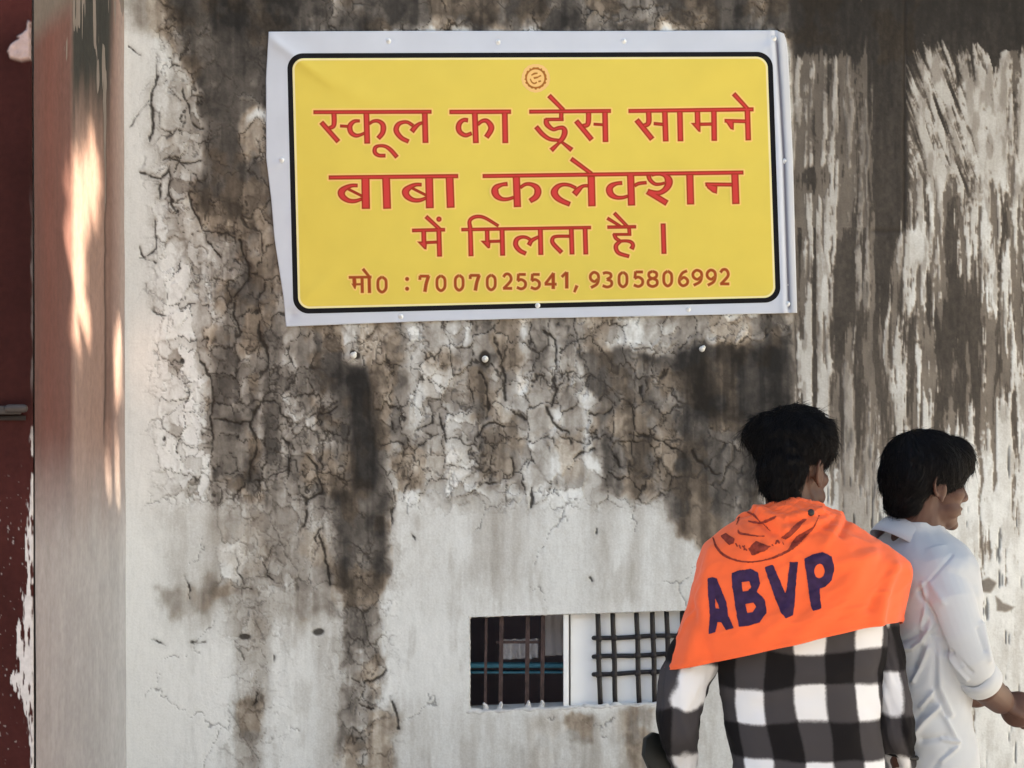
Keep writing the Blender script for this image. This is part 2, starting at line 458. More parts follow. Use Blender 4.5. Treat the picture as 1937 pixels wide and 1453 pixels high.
for pts, w in [
    ([(297, 106), (295, 149), (287, 198), (290, 238), (285, 268)], 4), ([(342, 168), (357, 208), (357, 233), (386, 245)], 3.2),
    ([(263, 322), (277, 327), (302, 339), (322, 322), (326, 345)], 4), ([(300, 350), (303, 375)], 4), ([(325, 340), (322, 365), (335, 400)], 3.2),
    ([(360, 330), (361, 352)], 5), ([(357, 362), (377, 421), (396, 466), (421, 486)], 3.6), ([(451, 456), (468, 496), (471, 530), (441, 560), (443, 595), (456, 629)], 3.8),
    ([(290, 416), (295, 476), (267, 488)], 2.6), ([(265, 465), (275, 490), (295, 495)], 2.6), ([(310, 300), (345, 305), (378, 305)], 2.4),
    ([(280, 540), (294, 590), (310, 600)], 2), ([(378, 667), (396, 719), (404, 753), (401, 794), (400, 850)], 4), ([(446, 599), (455, 626), (446, 657)], 4),
    ([(489, 608), (492, 639), (505, 657), (502, 698)], 4.4), ([(404, 794), (443, 801), (471, 800), (492, 763), (505, 758), (528, 766), (533, 784), (564, 803), (598, 784), (619, 781), (638, 769)], 3.6),
    ([(471, 803), (483, 828), (486, 856), (471, 877), (469, 908)], 4), ([(533, 831), (545, 843), (545, 890)], 3.8), ([(576, 850), (579, 862), (595, 877), (598, 902), (607, 921), (607, 936), (582, 946), (579, 983), (570, 1004)], 4.2),
    ([(567, 920), (566, 930), (582, 946)], 3.6), ([(830, 784), (839, 815), (847, 836)], 3.6), ([(813, 762), (814, 800), (790, 812)], 3.4), ([(742, 795), (748, 815)], 4), ([(938, 640), (950, 690), (958, 755)], 3.8),
    ([(1027, 623), (1053, 642), (1049, 673), (1052, 704), (1053, 735), (1042, 769)], 3.8), ([(1033, 772), (1042, 797), (1073, 819), (1078, 837)], 3.6), ([(1005, 924), (1007, 946), (1008, 964)], 5),
    ([(909, 704), (919, 741), (925, 766), (922, 791)], 3.6), ([(903, 828), (919, 809), (934, 801), (971, 808)], 3.4), ([(965, 868), (974, 890), (973, 905)], 3), ([(1086, 872), (1101, 859), (1126, 850)], 4),
    ([(1188, 760), (1197, 781), (1204, 815), (1225, 825)], 3.4), ([(1191, 822), (1222, 826), (1256, 837), (1290, 856)], 3.6), ([(1117, 784), (1145, 784), (1157, 772)], 3), ([(1212, 730), (1214, 755)], 4), ([(1245, 870), (1248, 892)], 4.5),
    ([(1155, 850), (1168, 880), (1190, 880)], 3.6), ([(1310, 850), (1330, 880), (1360, 895)], 3), ([(905, 915), (970, 908)], 2.6), ([(443, 1040), (452, 1075), (462, 1107)], 2.6), ([(498, 1060), (505, 1085), (515, 1097)], 2.2),
    ([(435, 1107), (478, 1118)], 2.4), ([(605, 1015), (618, 1060), (625, 1105)], 3.6), ([(600, 1035), (594, 1020), (610, 1000)], 3), ([(742, 960), (741, 990)], 3.2), ([(744, 1330), (750, 1360), (752, 1380)], 5), ([(488, 1310), (485, 1325), (478, 1335)], 2.6),
    ([(444, 1215), (455, 1235), (463, 1250)], 1.8), ([(690, 1290), (720, 1280), (728, 1272)], 4), ([(682, 1330), (705, 1340)], 4), ([(283, 190), (247, 242)], 1.4), ([(240, 90), (265, 104)], 1.6), ([(350, 1090), (357, 1135)], 2),
    ([(778, 1015), (781, 1022)], 3), ([(362, 1216), (384, 1217)], 3.2), ([(288, 1208), (312, 1218)], 1.8), ([(517, 1238), (519, 1250)], 2), ([(1128, 1000), (1128, 1010)], 2.4), ([(1112, 1095), (1118, 1098)], 2.6)]:
    crackline(pts, w)
for ex, ey, rx_, ry_ in [(463, 1205, 12, 6), (602, 1196, 12, 7), (917, 678, 11, 15), (668, 668, 6, 6), (675, 673, 7, 7), (344, 683, 5, 6), (310, 830, 3, 5), (1250, 340, 9, 7), (1562, 345, 16, 10)]:
    crack = np.maximum(crack, 1 - sstep(.75, 1.15, np.hypot((X - ex + 2 * wx2) / rx_, (Y - ey + 2 * wy2) / ry_)))
crack *= 1 - .8 * sstep(.085, .03, tone)

tone *= 1 + flaky * (.75 * (id2 - .5) * keep2 + .40 * (id1 - .5)) * sstep(.04, .12, tone)
tone *= 1 - .30 * sq * sstep(.03, .0, np.abs(rg_ - .47)) + .22 * sq * sstep(.035, .0, np.abs(rg_ - .57))
edge_dark = np.maximum(1 - sstep(0, .20, e1), .8 * (1 - sstep(0, .26, e2))) * flaky  # tone goes darker towards the flake edges
tone *= 1 - .34 * edge_dark * (.35 + .65 * sstep(.38, .58, mott)) * (.5 + .5 * lit)
tone *= 1 - .24 * halo

# --- right: stripped wall, cement with remnants of limewash in vertical brush lines
zr = sstep(1493, 1507, X + 4 * wx2 - .008 * (Y - 600))
fan = sstep(1712, 1716, X) * (1 - sstep(270, 400, Y + 60 * wx1)) * (1 - .75 * sstep(1800, 1930, X))
def brush(sx, sd):
    return .50 * fbm(sx / 10 + .8 * wx1, Y / 135, sd, 4, .55) + .22 * fbm(sx / 22, Y / 260, sd + 6, 3) + .28 * fbm(sx / 5.5, Y / 70, sd + 7, 3)
s1 = fbm(X / 10 + .8 * wx1, Y / 135, 61, 4, .55)
bA, bB = brush(X, 61), np.maximum(brush(X - .36 * Y, 161), brush(X - .12 * Y, 261) - .05)
bmix = bA * (1 - fan) + bB * fan
streak = .5 + 2.0 * (bmix - .5) + .22 * (fine - .5) + .06 * wx3
cov = np.interp(Y, [40, 110, 300, 420, 620, 800, 1000, 1150, 1453], [0, .36, .44, .44, .42, .50, .66, .92, 1.0]) - .09 * (X < 1712) * sstep(300, 420, Y) * (1 - sstep(900, 1100, Y))
def gb(x0, y0, rx_, ry_, a):
    global cov
    cov = cov + a * np.exp(-np.abs((X - x0) / rx_) ** 3 - np.abs((Y - y0) / ry_) ** 3)
gb(1820, 200, 100, 150, .24); gb(1755, 130, 40, 90, .20); gb(1905, 240, 40, 170, .16); gb(1760, 330, 40, 120, .10); gb(1830, 430, 110, 170, .07); gb(1682, 240, 24, 200, -1.2); gb(1560, 230, 60, 95, -.02); gb(1535, 340, 30, 24, -.4)
gb(1527, 760, 8, 380, .40); gb(1556, 780, 11, 390, .42); gb(1541, 760, 3.5, 380, -.5); gb(1640, 330, 18, 110, .12); gb(1655, 640, 28, 190, -.18); gb(1700, 470, 14, 60, .38); gb(1745, 470, 28, 40, .3); gb(1810, 650, 55, 120, -.26)
gb(1700, 640, 14, 150, .2);  gb(1585, 860, 22, 180, -.06); gb(1605, 820, 8, 260, .35); gb(1640, 850, 12, 260, .2); gb(1790, 790, 60, 70, -.08); gb(1600, 600, 18, 120, -.2)
gb(1860, 900, 100, 120, .14); gb(1770, 980, 14, 160, -.18); gb(1905, 520, 40, 90, .08); gb(1900, 640, 50, 60, .10); gb(1850, 1330, 16, 140, -.22); gb(1800, 1150, 200, 300, .12)
ytop = np.interp(X, [1712, 1740, 1800, 1850, 1868, 1880, 1892, 1920, 1937, 2100], [22, 28, 52, 82, 96, 138, 98, 92, 78, 70])
cov *= sstep(-6, 8, Y - ytop + 7 * wy1)
cov = np.where((X < 1712), cov * sstep(80, 120, Y + 8 * wy1), cov)
paint = sstep(-.07, .07, cov - streak) * zr
pl = np.where(X > 1720, .62, .52) * (.72 + .45 * mott) * np.interp(Y, [100, 420, 800, 1100], [.62, .85, 1.0, 1.12])
pl = pl * np.where((X > 1585) & (X < 1660), .62, 1)
cem = .050 * (.75 + .5 * fbm(X / 30, Y / 90, 71)) * (1 + .5 * (s1 - .5)); cem = cem * np.interp(Y, [0, 200, 900], [.62, .85, 1.45])
pl = pl * (1 - .36 * sstep(.48, .66, fbm(X / 13, Y / 46, 75, 4)) * np.interp(Y, [700, 1000], [1, .35]))
cem = cem * (1 + .6 * sstep(-.22, -.02, cov - streak) * sstep(90, 130, Y)) * (1 + .5 * (fine - .5))
# an older brown coat shows in thin strips between the white ones
old = sstep(-.06, .06, (cov + .07 + .20 * (X < 1640) * (Y < 430)) - (.5 + 1.9 * (brush(X + 40, 361) * (1 - fan) + bB * fan - .5) + .2 * (fine - .5))) * sstep(60, 110, Y)
cem = cem * (1 - old) + old * .118 * (.7 + .6 * mott) * np.interp(Y, [100, 900], [.85, 1.5])
rt = cem * (1 - paint) + pl * paint
tone = tone * (1 - zr) + rt * zr
joint = np.exp(-((X - 1711 - 1.5 * wx2) / 3.2) ** 2) * (1 - sstep(425, 445, Y)) + .7 * np.exp(-((Y - 437 - 3 * wx2) / 5) ** 2) * sstep(1640, 1655, X) * (1 - sstep(1705, 1713, X))
crack = np.maximum(crack * (1 - zr), .85 * joint)
slit = (1 - sstep(.20, .30, fbm(X / 6, Y / 55, 73, 3))) * zr * sstep(700, 950, Y) * paint
crack = np.maximum(crack, .8 * slit)
for poly, t in [([(1850, 1100), (1870, 1092), (1885, 1105), (1872, 1122), (1855, 1118)], .16), ([(1880, 1128), (1895, 1140), (1920, 1148), (1900, 1160), (1884, 1158)], .19), ([(1855, 1118), (1860, 1140), (1853, 1150)], .14)]:
    stain(poly, t, .95, 3, 5)
# rusty or earth-brown shift where the limewash has gone thin
brown = np.clip(sstep(.5, .62, fbm(X / 60, Y / 80, 81)) * dirtiness * .8 + .35 * zr * (1 - paint), 0, 1)

tone = np.clip(tone, .02, .78)
# --- relief
relief = 2.2 * (fbm(X / 160, Y / 160, 91) - .5) + 1.1 * (fbm(X / 22, Y / 26, 93) - .5) + .35 * (fine - .5)
relief += flaky * (5.0 * tl1 + 3.5 * tl2 * keep2 + 1.7 * (1 - sstep(.02, .22, e1)) * keep1 + 1.3 * (1 - sstep(.03, .25, e2)) * keep2 + 2.2 * (id1 - .5) + 1.6 * (id2 - .5) * keep2 + 2.0 * sq * sstep(.02, -.02, rg_ - .52))
relief += 1.4 * paint - 4.5 * crack - 1.5 * zr * (1 - paint) * fbm(X / 8, Y / 40, 97)
inside = (X > 225) & (X < 2110) & (Y > -60) & (Y < 1530)
relief = np.where(inside, relief, 0)
V = at_y(X, Y, np.zeros_like(X))
ring = (QX >= QX0 - 8) & (QX <= QX1 + 8) & (QY >= QY0 - 8) & (QY <= QY1 + 8)
relief = np.where(ring, np.clip(relief, -.5, .5), relief)
V[..., 1] -= relief / 1000
V[..., 2] = np.maximum(V[..., 2], -.05)
hole = (QX[:-1, :-1] >= QX0 - .1) & (QX[1:, 1:] <= QX1 + .1) & (QY[:-1, :-1] >= QY0 - .1) & (QY[1:, 1:] <= QY1 + .1)
wall_me = np_mesh("plaster_wall", V.reshape(-1, 3), grid_faces(*X.shape, mask=~hole))
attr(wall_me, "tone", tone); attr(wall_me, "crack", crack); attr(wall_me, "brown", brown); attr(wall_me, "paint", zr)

wm = bpy.data.materials.new("weathered_limewash"); wm.use_nodes = True
nt = wm.node_tree; L = nt.links.new; pb = nt.nodes["Principled BSDF"]
pb.inputs["Roughness"].default_value = .92; pb.inputs["Specular IOR Level"].default_value = .18
def A_(n):
    a = nt.nodes.new("ShaderNodeAttribute"); a.attribute_name = n; return a.outputs["Fac"]
def M_(op, a, b):
    n = nt.nodes.new("ShaderNodeMath"); n.operation = op
    for i, v in enumerate((a, b)):
        if isinstance(v, (int, float)): n.inputs[i].default_value = v
        else: L(v, n.inputs[i])
    return n.outputs[0]
tc = nt.nodes.new("ShaderNodeTexCoord")
n1 = nt.nodes.new("ShaderNodeTexNoise"); n1.inputs["Scale"].default_value = 150; n1.inputs["Detail"].default_value = 5; L(tc.outputs["Object"], n1.inputs["Vector"])
mp = nt.nodes.new("ShaderNodeMapping"); mp.inputs["Scale"].default_value = (90, 90, 12); L(tc.outputs["Object"], mp.inputs["Vector"])
n2 = nt.nodes.new("ShaderNodeTexNoise"); n2.inputs["Scale"].default_value = 1; n2.inputs["Detail"].default_value = 4; L(mp.outputs[0], n2.inputs["Vector"])
mod = M_('ADD', M_('MULTIPLY', n1.outputs["Fac"], .36), M_('MULTIPLY', n2.outputs["Fac"], .24))
tn = M_('MULTIPLY', A_("tone"), M_('ADD', mod, .70))
rp = nt.nodes.new("ShaderNodeValToRGB"); cr = rp.color_ramp
cr.elements[0].position = 0; cr.elements[0].color = (.009, .0085, .008, 1)
cr.elements[1].position = .8; cr.elements[1].color = (.78, .78, .755, 1)
for p_, c_ in [(.035, (.033, .030, .0275)), (.10, (.112, .098, .085)), (.25, (.275, .245, .212)), (.42, (.435, .412, .375)), (.64, (.665, .665, .64))]:
    e = cr.elements.new(p_); e.color = (*c_, 1)
L(tn, rp.inputs[0])
mx = nt.nodes.new("ShaderNodeMix"); mx.data_type = 'RGBA'; mx.blend_type = 'MULTIPLY'
L(M_('MULTIPLY', A_("brown"), .8), mx.inputs[0]); L(rp.outputs[0], mx.inputs[6]); mx.inputs[7].default_value = (1.0, .86, .70, 1)
mc = nt.nodes.new("ShaderNodeMix"); mc.data_type = 'RGBA'
L(M_('MULTIPLY', A_("crack"), .9), mc.inputs[0]); L(mx.outputs[2], mc.inputs[6]); mc.inputs[7].default_value = (.03, .024, .019, 1)
L(mc.outputs[2], pb.inputs["Base Color"])
bp = nt.nodes.new("ShaderNodeBump"); bp.inputs["Strength"].default_value = .55; bp.inputs["Distance"].default_value = .0025
L(mod, bp.inputs["Height"]); L(bp.outputs[0], pb.inputs["Normal"])
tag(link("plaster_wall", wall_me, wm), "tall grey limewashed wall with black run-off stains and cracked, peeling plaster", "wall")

# ================================================================ pillar and red gate at the left
XP = at_y(237.0, 900.0, 0.0)[0]                       # the pillar's flank meets the wall here
YF = CAM[1] + FPX * XP / (66.0 - 968.5)               # its front corner
ny, nx = 900, 110
zz = np.concatenate([np.linspace(4.6, 3.0, 20)[:-1], np.linspace(3.0, .3, ny - 30), np.linspace(.3, 0, 12)[1:]])
yy = YF + (0.03 - YF) * (np.linspace(0, 1, nx))
YY, ZZ = np.meshgrid(yy, zz)
lean = -.008 * (ZZ - 1.65)
V = np.stack([np.full_like(YY, XP) + lean, YY, ZZ], -1)
PX, PY = project(V)
PX = PX + (1.0 - .0) * 0
alb = np.zeros(V.shape)
def lerp_cols(t, stops):
    t = np.asarray(t, float); k = [s[0] for s in stops]
    return np.stack([np.interp(t, k, [s[1][i] for s in stops]) for i in range(3)], -1)
up = .82 * lerp_cols(PX, [(60, (.130, .070, .062)), (90, (.170, .070, .058)), (132, (.165, .085, .074)), (142, (.35, .235, .20)), (195, (.31, .20, .165)), (206, (.20, .12, .10)), (222, (.34, .24, .21)), (240, (.40, .33, .30))])  # middle band painted lighter so the sun streaks on it burn out
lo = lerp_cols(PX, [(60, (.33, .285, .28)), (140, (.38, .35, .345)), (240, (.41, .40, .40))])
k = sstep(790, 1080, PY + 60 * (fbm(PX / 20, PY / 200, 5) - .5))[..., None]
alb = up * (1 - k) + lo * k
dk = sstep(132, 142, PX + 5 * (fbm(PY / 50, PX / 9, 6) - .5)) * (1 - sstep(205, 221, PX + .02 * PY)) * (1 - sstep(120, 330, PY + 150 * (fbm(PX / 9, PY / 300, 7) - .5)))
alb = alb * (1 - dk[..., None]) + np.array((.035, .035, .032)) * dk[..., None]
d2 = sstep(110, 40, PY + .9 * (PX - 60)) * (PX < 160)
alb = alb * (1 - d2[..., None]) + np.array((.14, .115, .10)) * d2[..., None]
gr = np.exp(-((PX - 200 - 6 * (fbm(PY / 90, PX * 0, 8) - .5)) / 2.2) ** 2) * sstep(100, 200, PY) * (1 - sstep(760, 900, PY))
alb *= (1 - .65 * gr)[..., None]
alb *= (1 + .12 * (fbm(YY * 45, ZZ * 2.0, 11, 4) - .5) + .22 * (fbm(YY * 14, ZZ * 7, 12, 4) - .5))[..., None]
V[..., 0] += .004 * (fbm(YY * 30, ZZ * 3, 13) - .5) + .006 * (fbm(YY * 6, ZZ * 3, 14) - .5) - .004 * gr
pil = empty("pillar", (XP - .3, YF / 2, 0))
tag(pil, "plastered pillar with sooty top, pinkish middle and grey foot, sunlit in streaks, beside the red gate", "pillar")
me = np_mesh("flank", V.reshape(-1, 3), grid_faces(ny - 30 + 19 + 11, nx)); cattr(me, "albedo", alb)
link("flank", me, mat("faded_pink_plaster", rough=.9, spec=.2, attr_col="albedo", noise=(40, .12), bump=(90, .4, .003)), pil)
bm = bmesh.new(); box(bm, (XP - .30, YF / 2 + .012, 2.3), (.58, -YF - .02, 4.6)); bm_obj("core", bm, mat("rough_cement", (.2, .17, .15), .95, .2, (60, .5, .01), (8, .2)), pil, False)

# red gate leaf standing in the plane of the pillar's front
gx0, gx1, GYp = XP - 1.25, XP - .004, YF - .012
ny, nx = 1300, 100
xx = np.concatenate([np.linspace(gx0, XP - .16, 12)[:-1], np.linspace(XP - .16, gx1, nx - 11)])
zz = np.linspace(3.3, .02, ny); XX, ZZ = np.meshgrid(xx, zz)
V = np.stack([XX - .008 * (ZZ - 1.65), np.full_like(XX, GYp), ZZ], -1)
PX, PY = project(V)
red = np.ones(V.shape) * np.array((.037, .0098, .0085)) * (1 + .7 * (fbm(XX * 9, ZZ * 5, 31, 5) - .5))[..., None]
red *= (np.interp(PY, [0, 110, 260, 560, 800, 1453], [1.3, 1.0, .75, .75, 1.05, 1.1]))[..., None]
white = np.array((.50, .46, .45))
q = 66 - PX
ed = np.interp(PY, [700, 900, 1050, 1150, 1280, 1330, 1453], [3, 10, 16, 24, 44, 20, 9]) * (.35 + 1.3 * fbm(PX / 7, PY / 36, 33, 4))
wmask = (1 - sstep(ed - 2, ed + 1, q)) * sstep(740, 900, PY) * sstep(.42, .50, fbm(PX / 5, PY / 40, 35, 3) + .16 * sstep(1000, 1250, PY))
ws2 = (1 - sstep(8, 10, q + 5 * (fbm(PX * 0, PY / 60, 37) - .5) * 2)) * .35 * (1 - sstep(700, 760, PY)) * sstep(330, 500, PY)
blob = 1 - sstep(-4, 4, poly_sdf(PX + 5 * (fbm(PX / 10, PY / 10, 38) - .5), PY, [(52, 40), (58, 44), (60, 112), (40, 116), (22, 110), (14, 98), (22, 84), (38, 74), (34, 70), (50, 58)]))
spk = sstep(.83, .88, fbm(PX / 5, PY / 6, 39, 2)) * sstep(850, 1000, PY) * .35
for w_, c_ in ((spk, white), (ws2, white * .45), (blob, np.array((.34, .25, .235))), (wmask, white)):
    red = red * (1 - w_[..., None]) + c_ * w_[..., None]
V[:, -1, 1] += .011
V[..., 1] -= .0015 * wmask + .012 * blob * (1 + .5 * fbm(PX / 8, PY / 8, 40)) - .002 * fbm(XX * 20, ZZ * 20, 41)
gate = empty("metal_gate", ((gx0 + gx1) / 2, GYp, 0))
tag(gate, "dark red painted metal gate with chipped edges and smeared white paint, at the pillar", "gate")
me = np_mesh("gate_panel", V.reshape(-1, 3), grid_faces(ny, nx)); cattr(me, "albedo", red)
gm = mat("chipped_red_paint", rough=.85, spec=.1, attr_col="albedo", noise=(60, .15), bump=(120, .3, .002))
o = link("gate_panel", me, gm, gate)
hz = at_y(30, 776, GYp)[2]
bm = bmesh.new()
box(bm, ((gx0 + XP - .03) / 2, GYp - .012, hz), (XP - .03 - gx0, .02, .022), bevel=.003)
tube(bm, [(XP - .055, GYp - .03, hz + .004), (XP - .018, GYp - .03, hz + .004)], [.011, .011])
bm_obj("hinge_bar", bm, mat("grimy_steel", (.035, .026, .024), .6, .4, noise=(60, .3)), gate)
bm = bmesh.new(); box(bm, ((gx0 + XP - .02) / 2, GYp - .003, hz - .02), (XP - .02 - gx0, .008, .012))
bm_obj("seam", bm, mat("seam_dark", (.02, .014, .013), .9), gate)

# ================================================================ plain block added out of view across the lane: narrows the sky for top light
bm = bmesh.new(); box(bm, (0, -10.2, 2.2), (40, .5, 4.4)); bld = empty("added_building", (0, -10, 0))
tag(bld, "plain plastered block added out of view across the lane to narrow the sky", "added_building")
bm_obj("facade", bm, mat("buff_plaster", (.36, .33, .29), .9, .2, (8, .3, .01), (1.5, .15)), bld, False)
bm = bmesh.new(); box(bm, (0, -10.2, 4.47), (40.4, .8, .14)); bm_obj("parapet", bm, mat("parapet_plaster", (.30, .28, .25), .9, .2), bld, False)
for k in range(-3, 4):
    bm = bmesh.new(); box(bm, (k * 4.2 + 1, -9.945, 2.1), (1.1, .04, 1.3)); w_ = bm_obj("window", bm, mat("shutter_green", (.06, .12, .10), .6, .3), bld, False)
    bm = bmesh.new(); box(bm, (k * 4.2 + 1, -9.91, 1.4), (1.3, .12, .06)); o = bm_obj("sill", bm, mat("sill_plaster", (.3, .28, .25), .9, .2), None, False); o.parent = w_
# ================================================================ printed banner
WR = [((513, 73), (625, 160), 6.0, 9), ((516, 76), (740, 225), 5.0, 18), ((560, 578), (635, 515), 4.6, 12), ((545, 606), (575, 560), -3, 9),
      ((1010, 575), (840, 545), 4.0, 13), ((1463, 74), (1425, 120), 3.2, 9), ((1463, 74), (1380, 84), -2, 9), ((534, 303), (510, 320), 3.0, 7), ((534, 303), (600, 318), 2.0, 12), ((1484, 306), (1430, 330), 2.0, 14),
      ((735, 80), (760, 118), 1.6, 12), ((1180, 80), (1150, 130), 1.6, 14), ((942, 82), (955, 130), 1.5, 12), ((1485, 578), (1420, 540), 2.4, 14), ((1302, 584), (1340, 552), 1.5, 12)]
def fold_x(y):
    return np.interp(y, [60, 75, 180, 305, 575, 600], [1466, 1468, 1475, 1482, 1491, 1492])
def sheet_depth(x, y):
    """millimetres in front of the wall, wrinkles and all"""
    d = 11 + 11 * (fbm(x / 240, y / 190, 101, 2) - .5) + 3.0 * (fbm(x / 70, y / 60, 103, 2) - .5)
    for a, b, amp, w in WR:
        t = np.clip(((x - a[0]) * (b[0] - a[0]) + (y - a[1]) * (b[1] - a[1])) / ((b[0] - a[0]) ** 2 + (b[1] - a[1]) ** 2), 0, 1)
        dd = np.hypot(x - a[0] - t * (b[0] - a[0]), y - a[1] - t * (b[1] - a[1]))
        d = d + amp * (1 - .8 * t) * np.exp(-(dd / w) ** 2)
    f = x - fold_x(y)
    d = d + 4.0 * np.exp(-((f + 9) / 6) ** 2) - 7.5 * np.exp(-((f - 1.5) / 2.6) ** 2) + 3.0 * np.exp(-((f - 10) / 6) ** 2)
    for nx_, ny_ in SCREWS:
        r = np.hypot(x - nx_, y - ny_); d = d - 3.5 * np.exp(-(r / 9) ** 2)
    return np.maximum(d, 3.2)
SCREWS = [(735, 78), (942, 80), (1180, 78), (1464, 73), (533, 303), (1484, 305), (758, 599), (1017, 578), (1302, 585), (1490, 575), (512, 75), (553, 596)]
def on_sheet(x, y, lift=0.0):
    return at_y(x, y, -(sheet_depth(x, y) + lift) / 1000)

banner = empty("banner", P(1000, 330, 0))
tag(banner, "yellow shop banner with red Hindi lettering, white margin and black rounded border", "banner")
u = np.linspace(0, 1, 420); v = np.linspace(0, 1, 240); U_, V_ = np.meshgrid(u, v)
lx = np.interp(v, [0, .16, .43, .57, .70, .9, 1], [508, 503, 503.5, 513, 519, 536, 541])[:, None]
rx = np.interp(v, [0, .02, .08, .45, .8, 1], [1483, 1487, 1491, 1500, 1505, 1508])[:, None]
ty = (60 + np.interp(u, [0, .3, .6, .985, 1], [0, -1.5, -1, -2.5, 4]))[None, :]
by = np.interp(u, [0, .25, .5, .75, 1], [618, 608.5, 602, 597.5, 592])[None, :]
SX = lx + (rx - lx) * U_; SY = ty + (by - ty) * V_
me = np_mesh("sheet", on_sheet(SX, SY).reshape(-1, 3), grid_faces(*SX.shape))
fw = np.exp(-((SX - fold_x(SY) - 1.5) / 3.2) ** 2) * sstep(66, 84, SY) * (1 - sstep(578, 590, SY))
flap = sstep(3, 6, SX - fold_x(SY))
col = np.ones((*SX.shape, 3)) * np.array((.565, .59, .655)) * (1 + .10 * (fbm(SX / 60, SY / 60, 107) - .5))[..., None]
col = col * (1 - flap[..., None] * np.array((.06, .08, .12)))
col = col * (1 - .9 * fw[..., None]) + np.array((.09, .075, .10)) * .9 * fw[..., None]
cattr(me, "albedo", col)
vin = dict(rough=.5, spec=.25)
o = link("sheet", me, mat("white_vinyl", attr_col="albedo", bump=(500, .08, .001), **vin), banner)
s = o.modifiers.new("thick", 'SOLIDIFY'); s.thickness = .0012; s.offset = -1

def marching(xs, ys, f, level=0.0):
    """fill the part of a grid where f < level; returns points in grid units and polygons"""
    ny, nx = f.shape; pts, fc, key = [], [], {}
    def gp(j, i):
        k_ = (0, j, i)
        if k_ not in key: key[k_] = len(pts); pts.append((xs[i], ys[j]))
        return key[k_]
    def ep(j0, i0, j1, i1):
        k_ = (1, j0, i0, j1, i1) if (j0, i0) < (j1, i1) else (1, j1, i1, j0, i0)
        if k_ not in key:
            a, b = f[j0, i0] - level, f[j1, i1] - level; t = a / (a - b)
            key[k_] = len(pts); pts.append((xs[i0] + t * (xs[i1] - xs[i0]), ys[j0] + t * (ys[j1] - ys[j0])))
        return key[k_]
    ins = f < level
    cnt = ins[:-1, :-1].astype(int) + ins[1:, :-1] + ins[1:, 1:] + ins[:-1, 1:]
    for j, i in zip(*np.nonzero(cnt)):
        cs = [(j, i), (j + 1, i), (j + 1, i + 1), (j, i + 1)]; poly = []
        for a, b in zip(cs, cs[1:] + cs[:1]):
            if ins[a]: poly.append(gp(*a))
            if ins[a] != ins[b]: poly.append(ep(*a, *b))
        if len(set(poly)) > 2: fc.append(poly)
    return np.array(pts), fc

def bil(x, y, q):
    """inverse of a near-rectangular quad -> (0..w, 0..h) by a few Newton steps"""
    (tl, tr, br, bl) = [np.array(k_, float) for k_ in q]
    w = np.linalg.norm(tr - tl); h = np.linalg.norm(bl - tl)
    a = (x - tl[0]) / (tr[0] - tl[0]); b = (y - tl[1]) / (bl[1] - tl[1])
    for _ in range(6):
        fx = tl[0] + a * (tr[0] - tl[0]) + b * (bl[0] - tl[0]) + a * b * (tl[0] - tr[0] - bl[0] + br[0]) - x
        fy = tl[1] + a * (tr[1] - tl[1]) + b * (bl[1] - tl[1]) + a * b * (tl[1] - tr[1] - bl[1] + br[1]) - y
        a = a - fx / (tr[0] - tl[0]); b = b - fy / (bl[1] - tl[1])
    return a * w, b * h, w, h
QUAD = [(543, 101), (1461, 98), (1477, 572), (555, 594)]
gx = np.arange(530, 1495, 2.5); gy = np.arange(88, 606, 2.5); GX, GY = np.meshgrid(gx, gy)
a_, b_, w_, h_ = bil(GX, GY, QUAD)
def rr(a, b, w, h, inset, r):
    qx_ = np.abs(a - w / 2) - (w / 2 - inset - r); qy_ = np.abs(b - h / 2) - (h / 2 - inset - r)
    return np.hypot(np.maximum(qx_, 0), np.maximum(qy_, 0)) + np.minimum(np.maximum(qx_, qy_), 0) - r
def flat_part(name, xs, ys, f, lift, material, parent, extra=None, level=0.0, place=None):
    pts, fc = marching(xs, ys, f, level)
    pos = (place or on_sheet)(pts[:, 0], pts[:, 1], lift)
    me = py_mesh(name, pos, fc, True)
    if extra is not None:
        for nm, fn in extra.items(): attr(me, nm, fn(pts[:, 0], pts[:, 1]))
    return link(name, me, material, parent)
def gridval(xs, ys, f):
    dx, dy = xs[1] - xs[0], ys[1] - ys[0]
    def g(x, y):
        i = np.clip((x - xs[0]) / dx, 0, len(xs) - 1.001); j = np.clip((y - ys[0]) / dy, 0, len(ys) - 1.001)
        i0 = i.astype(int); j0 = j.astype(int); fi = i - i0; fj = j - j0
        return (f[j0, i0] * (1 - fi) + f[j0, i0 + 1] * fi) * (1 - fj) + (f[j0 + 1, i0] * (1 - fi) + f[j0 + 1, i0 + 1] * fi) * fj
    return g
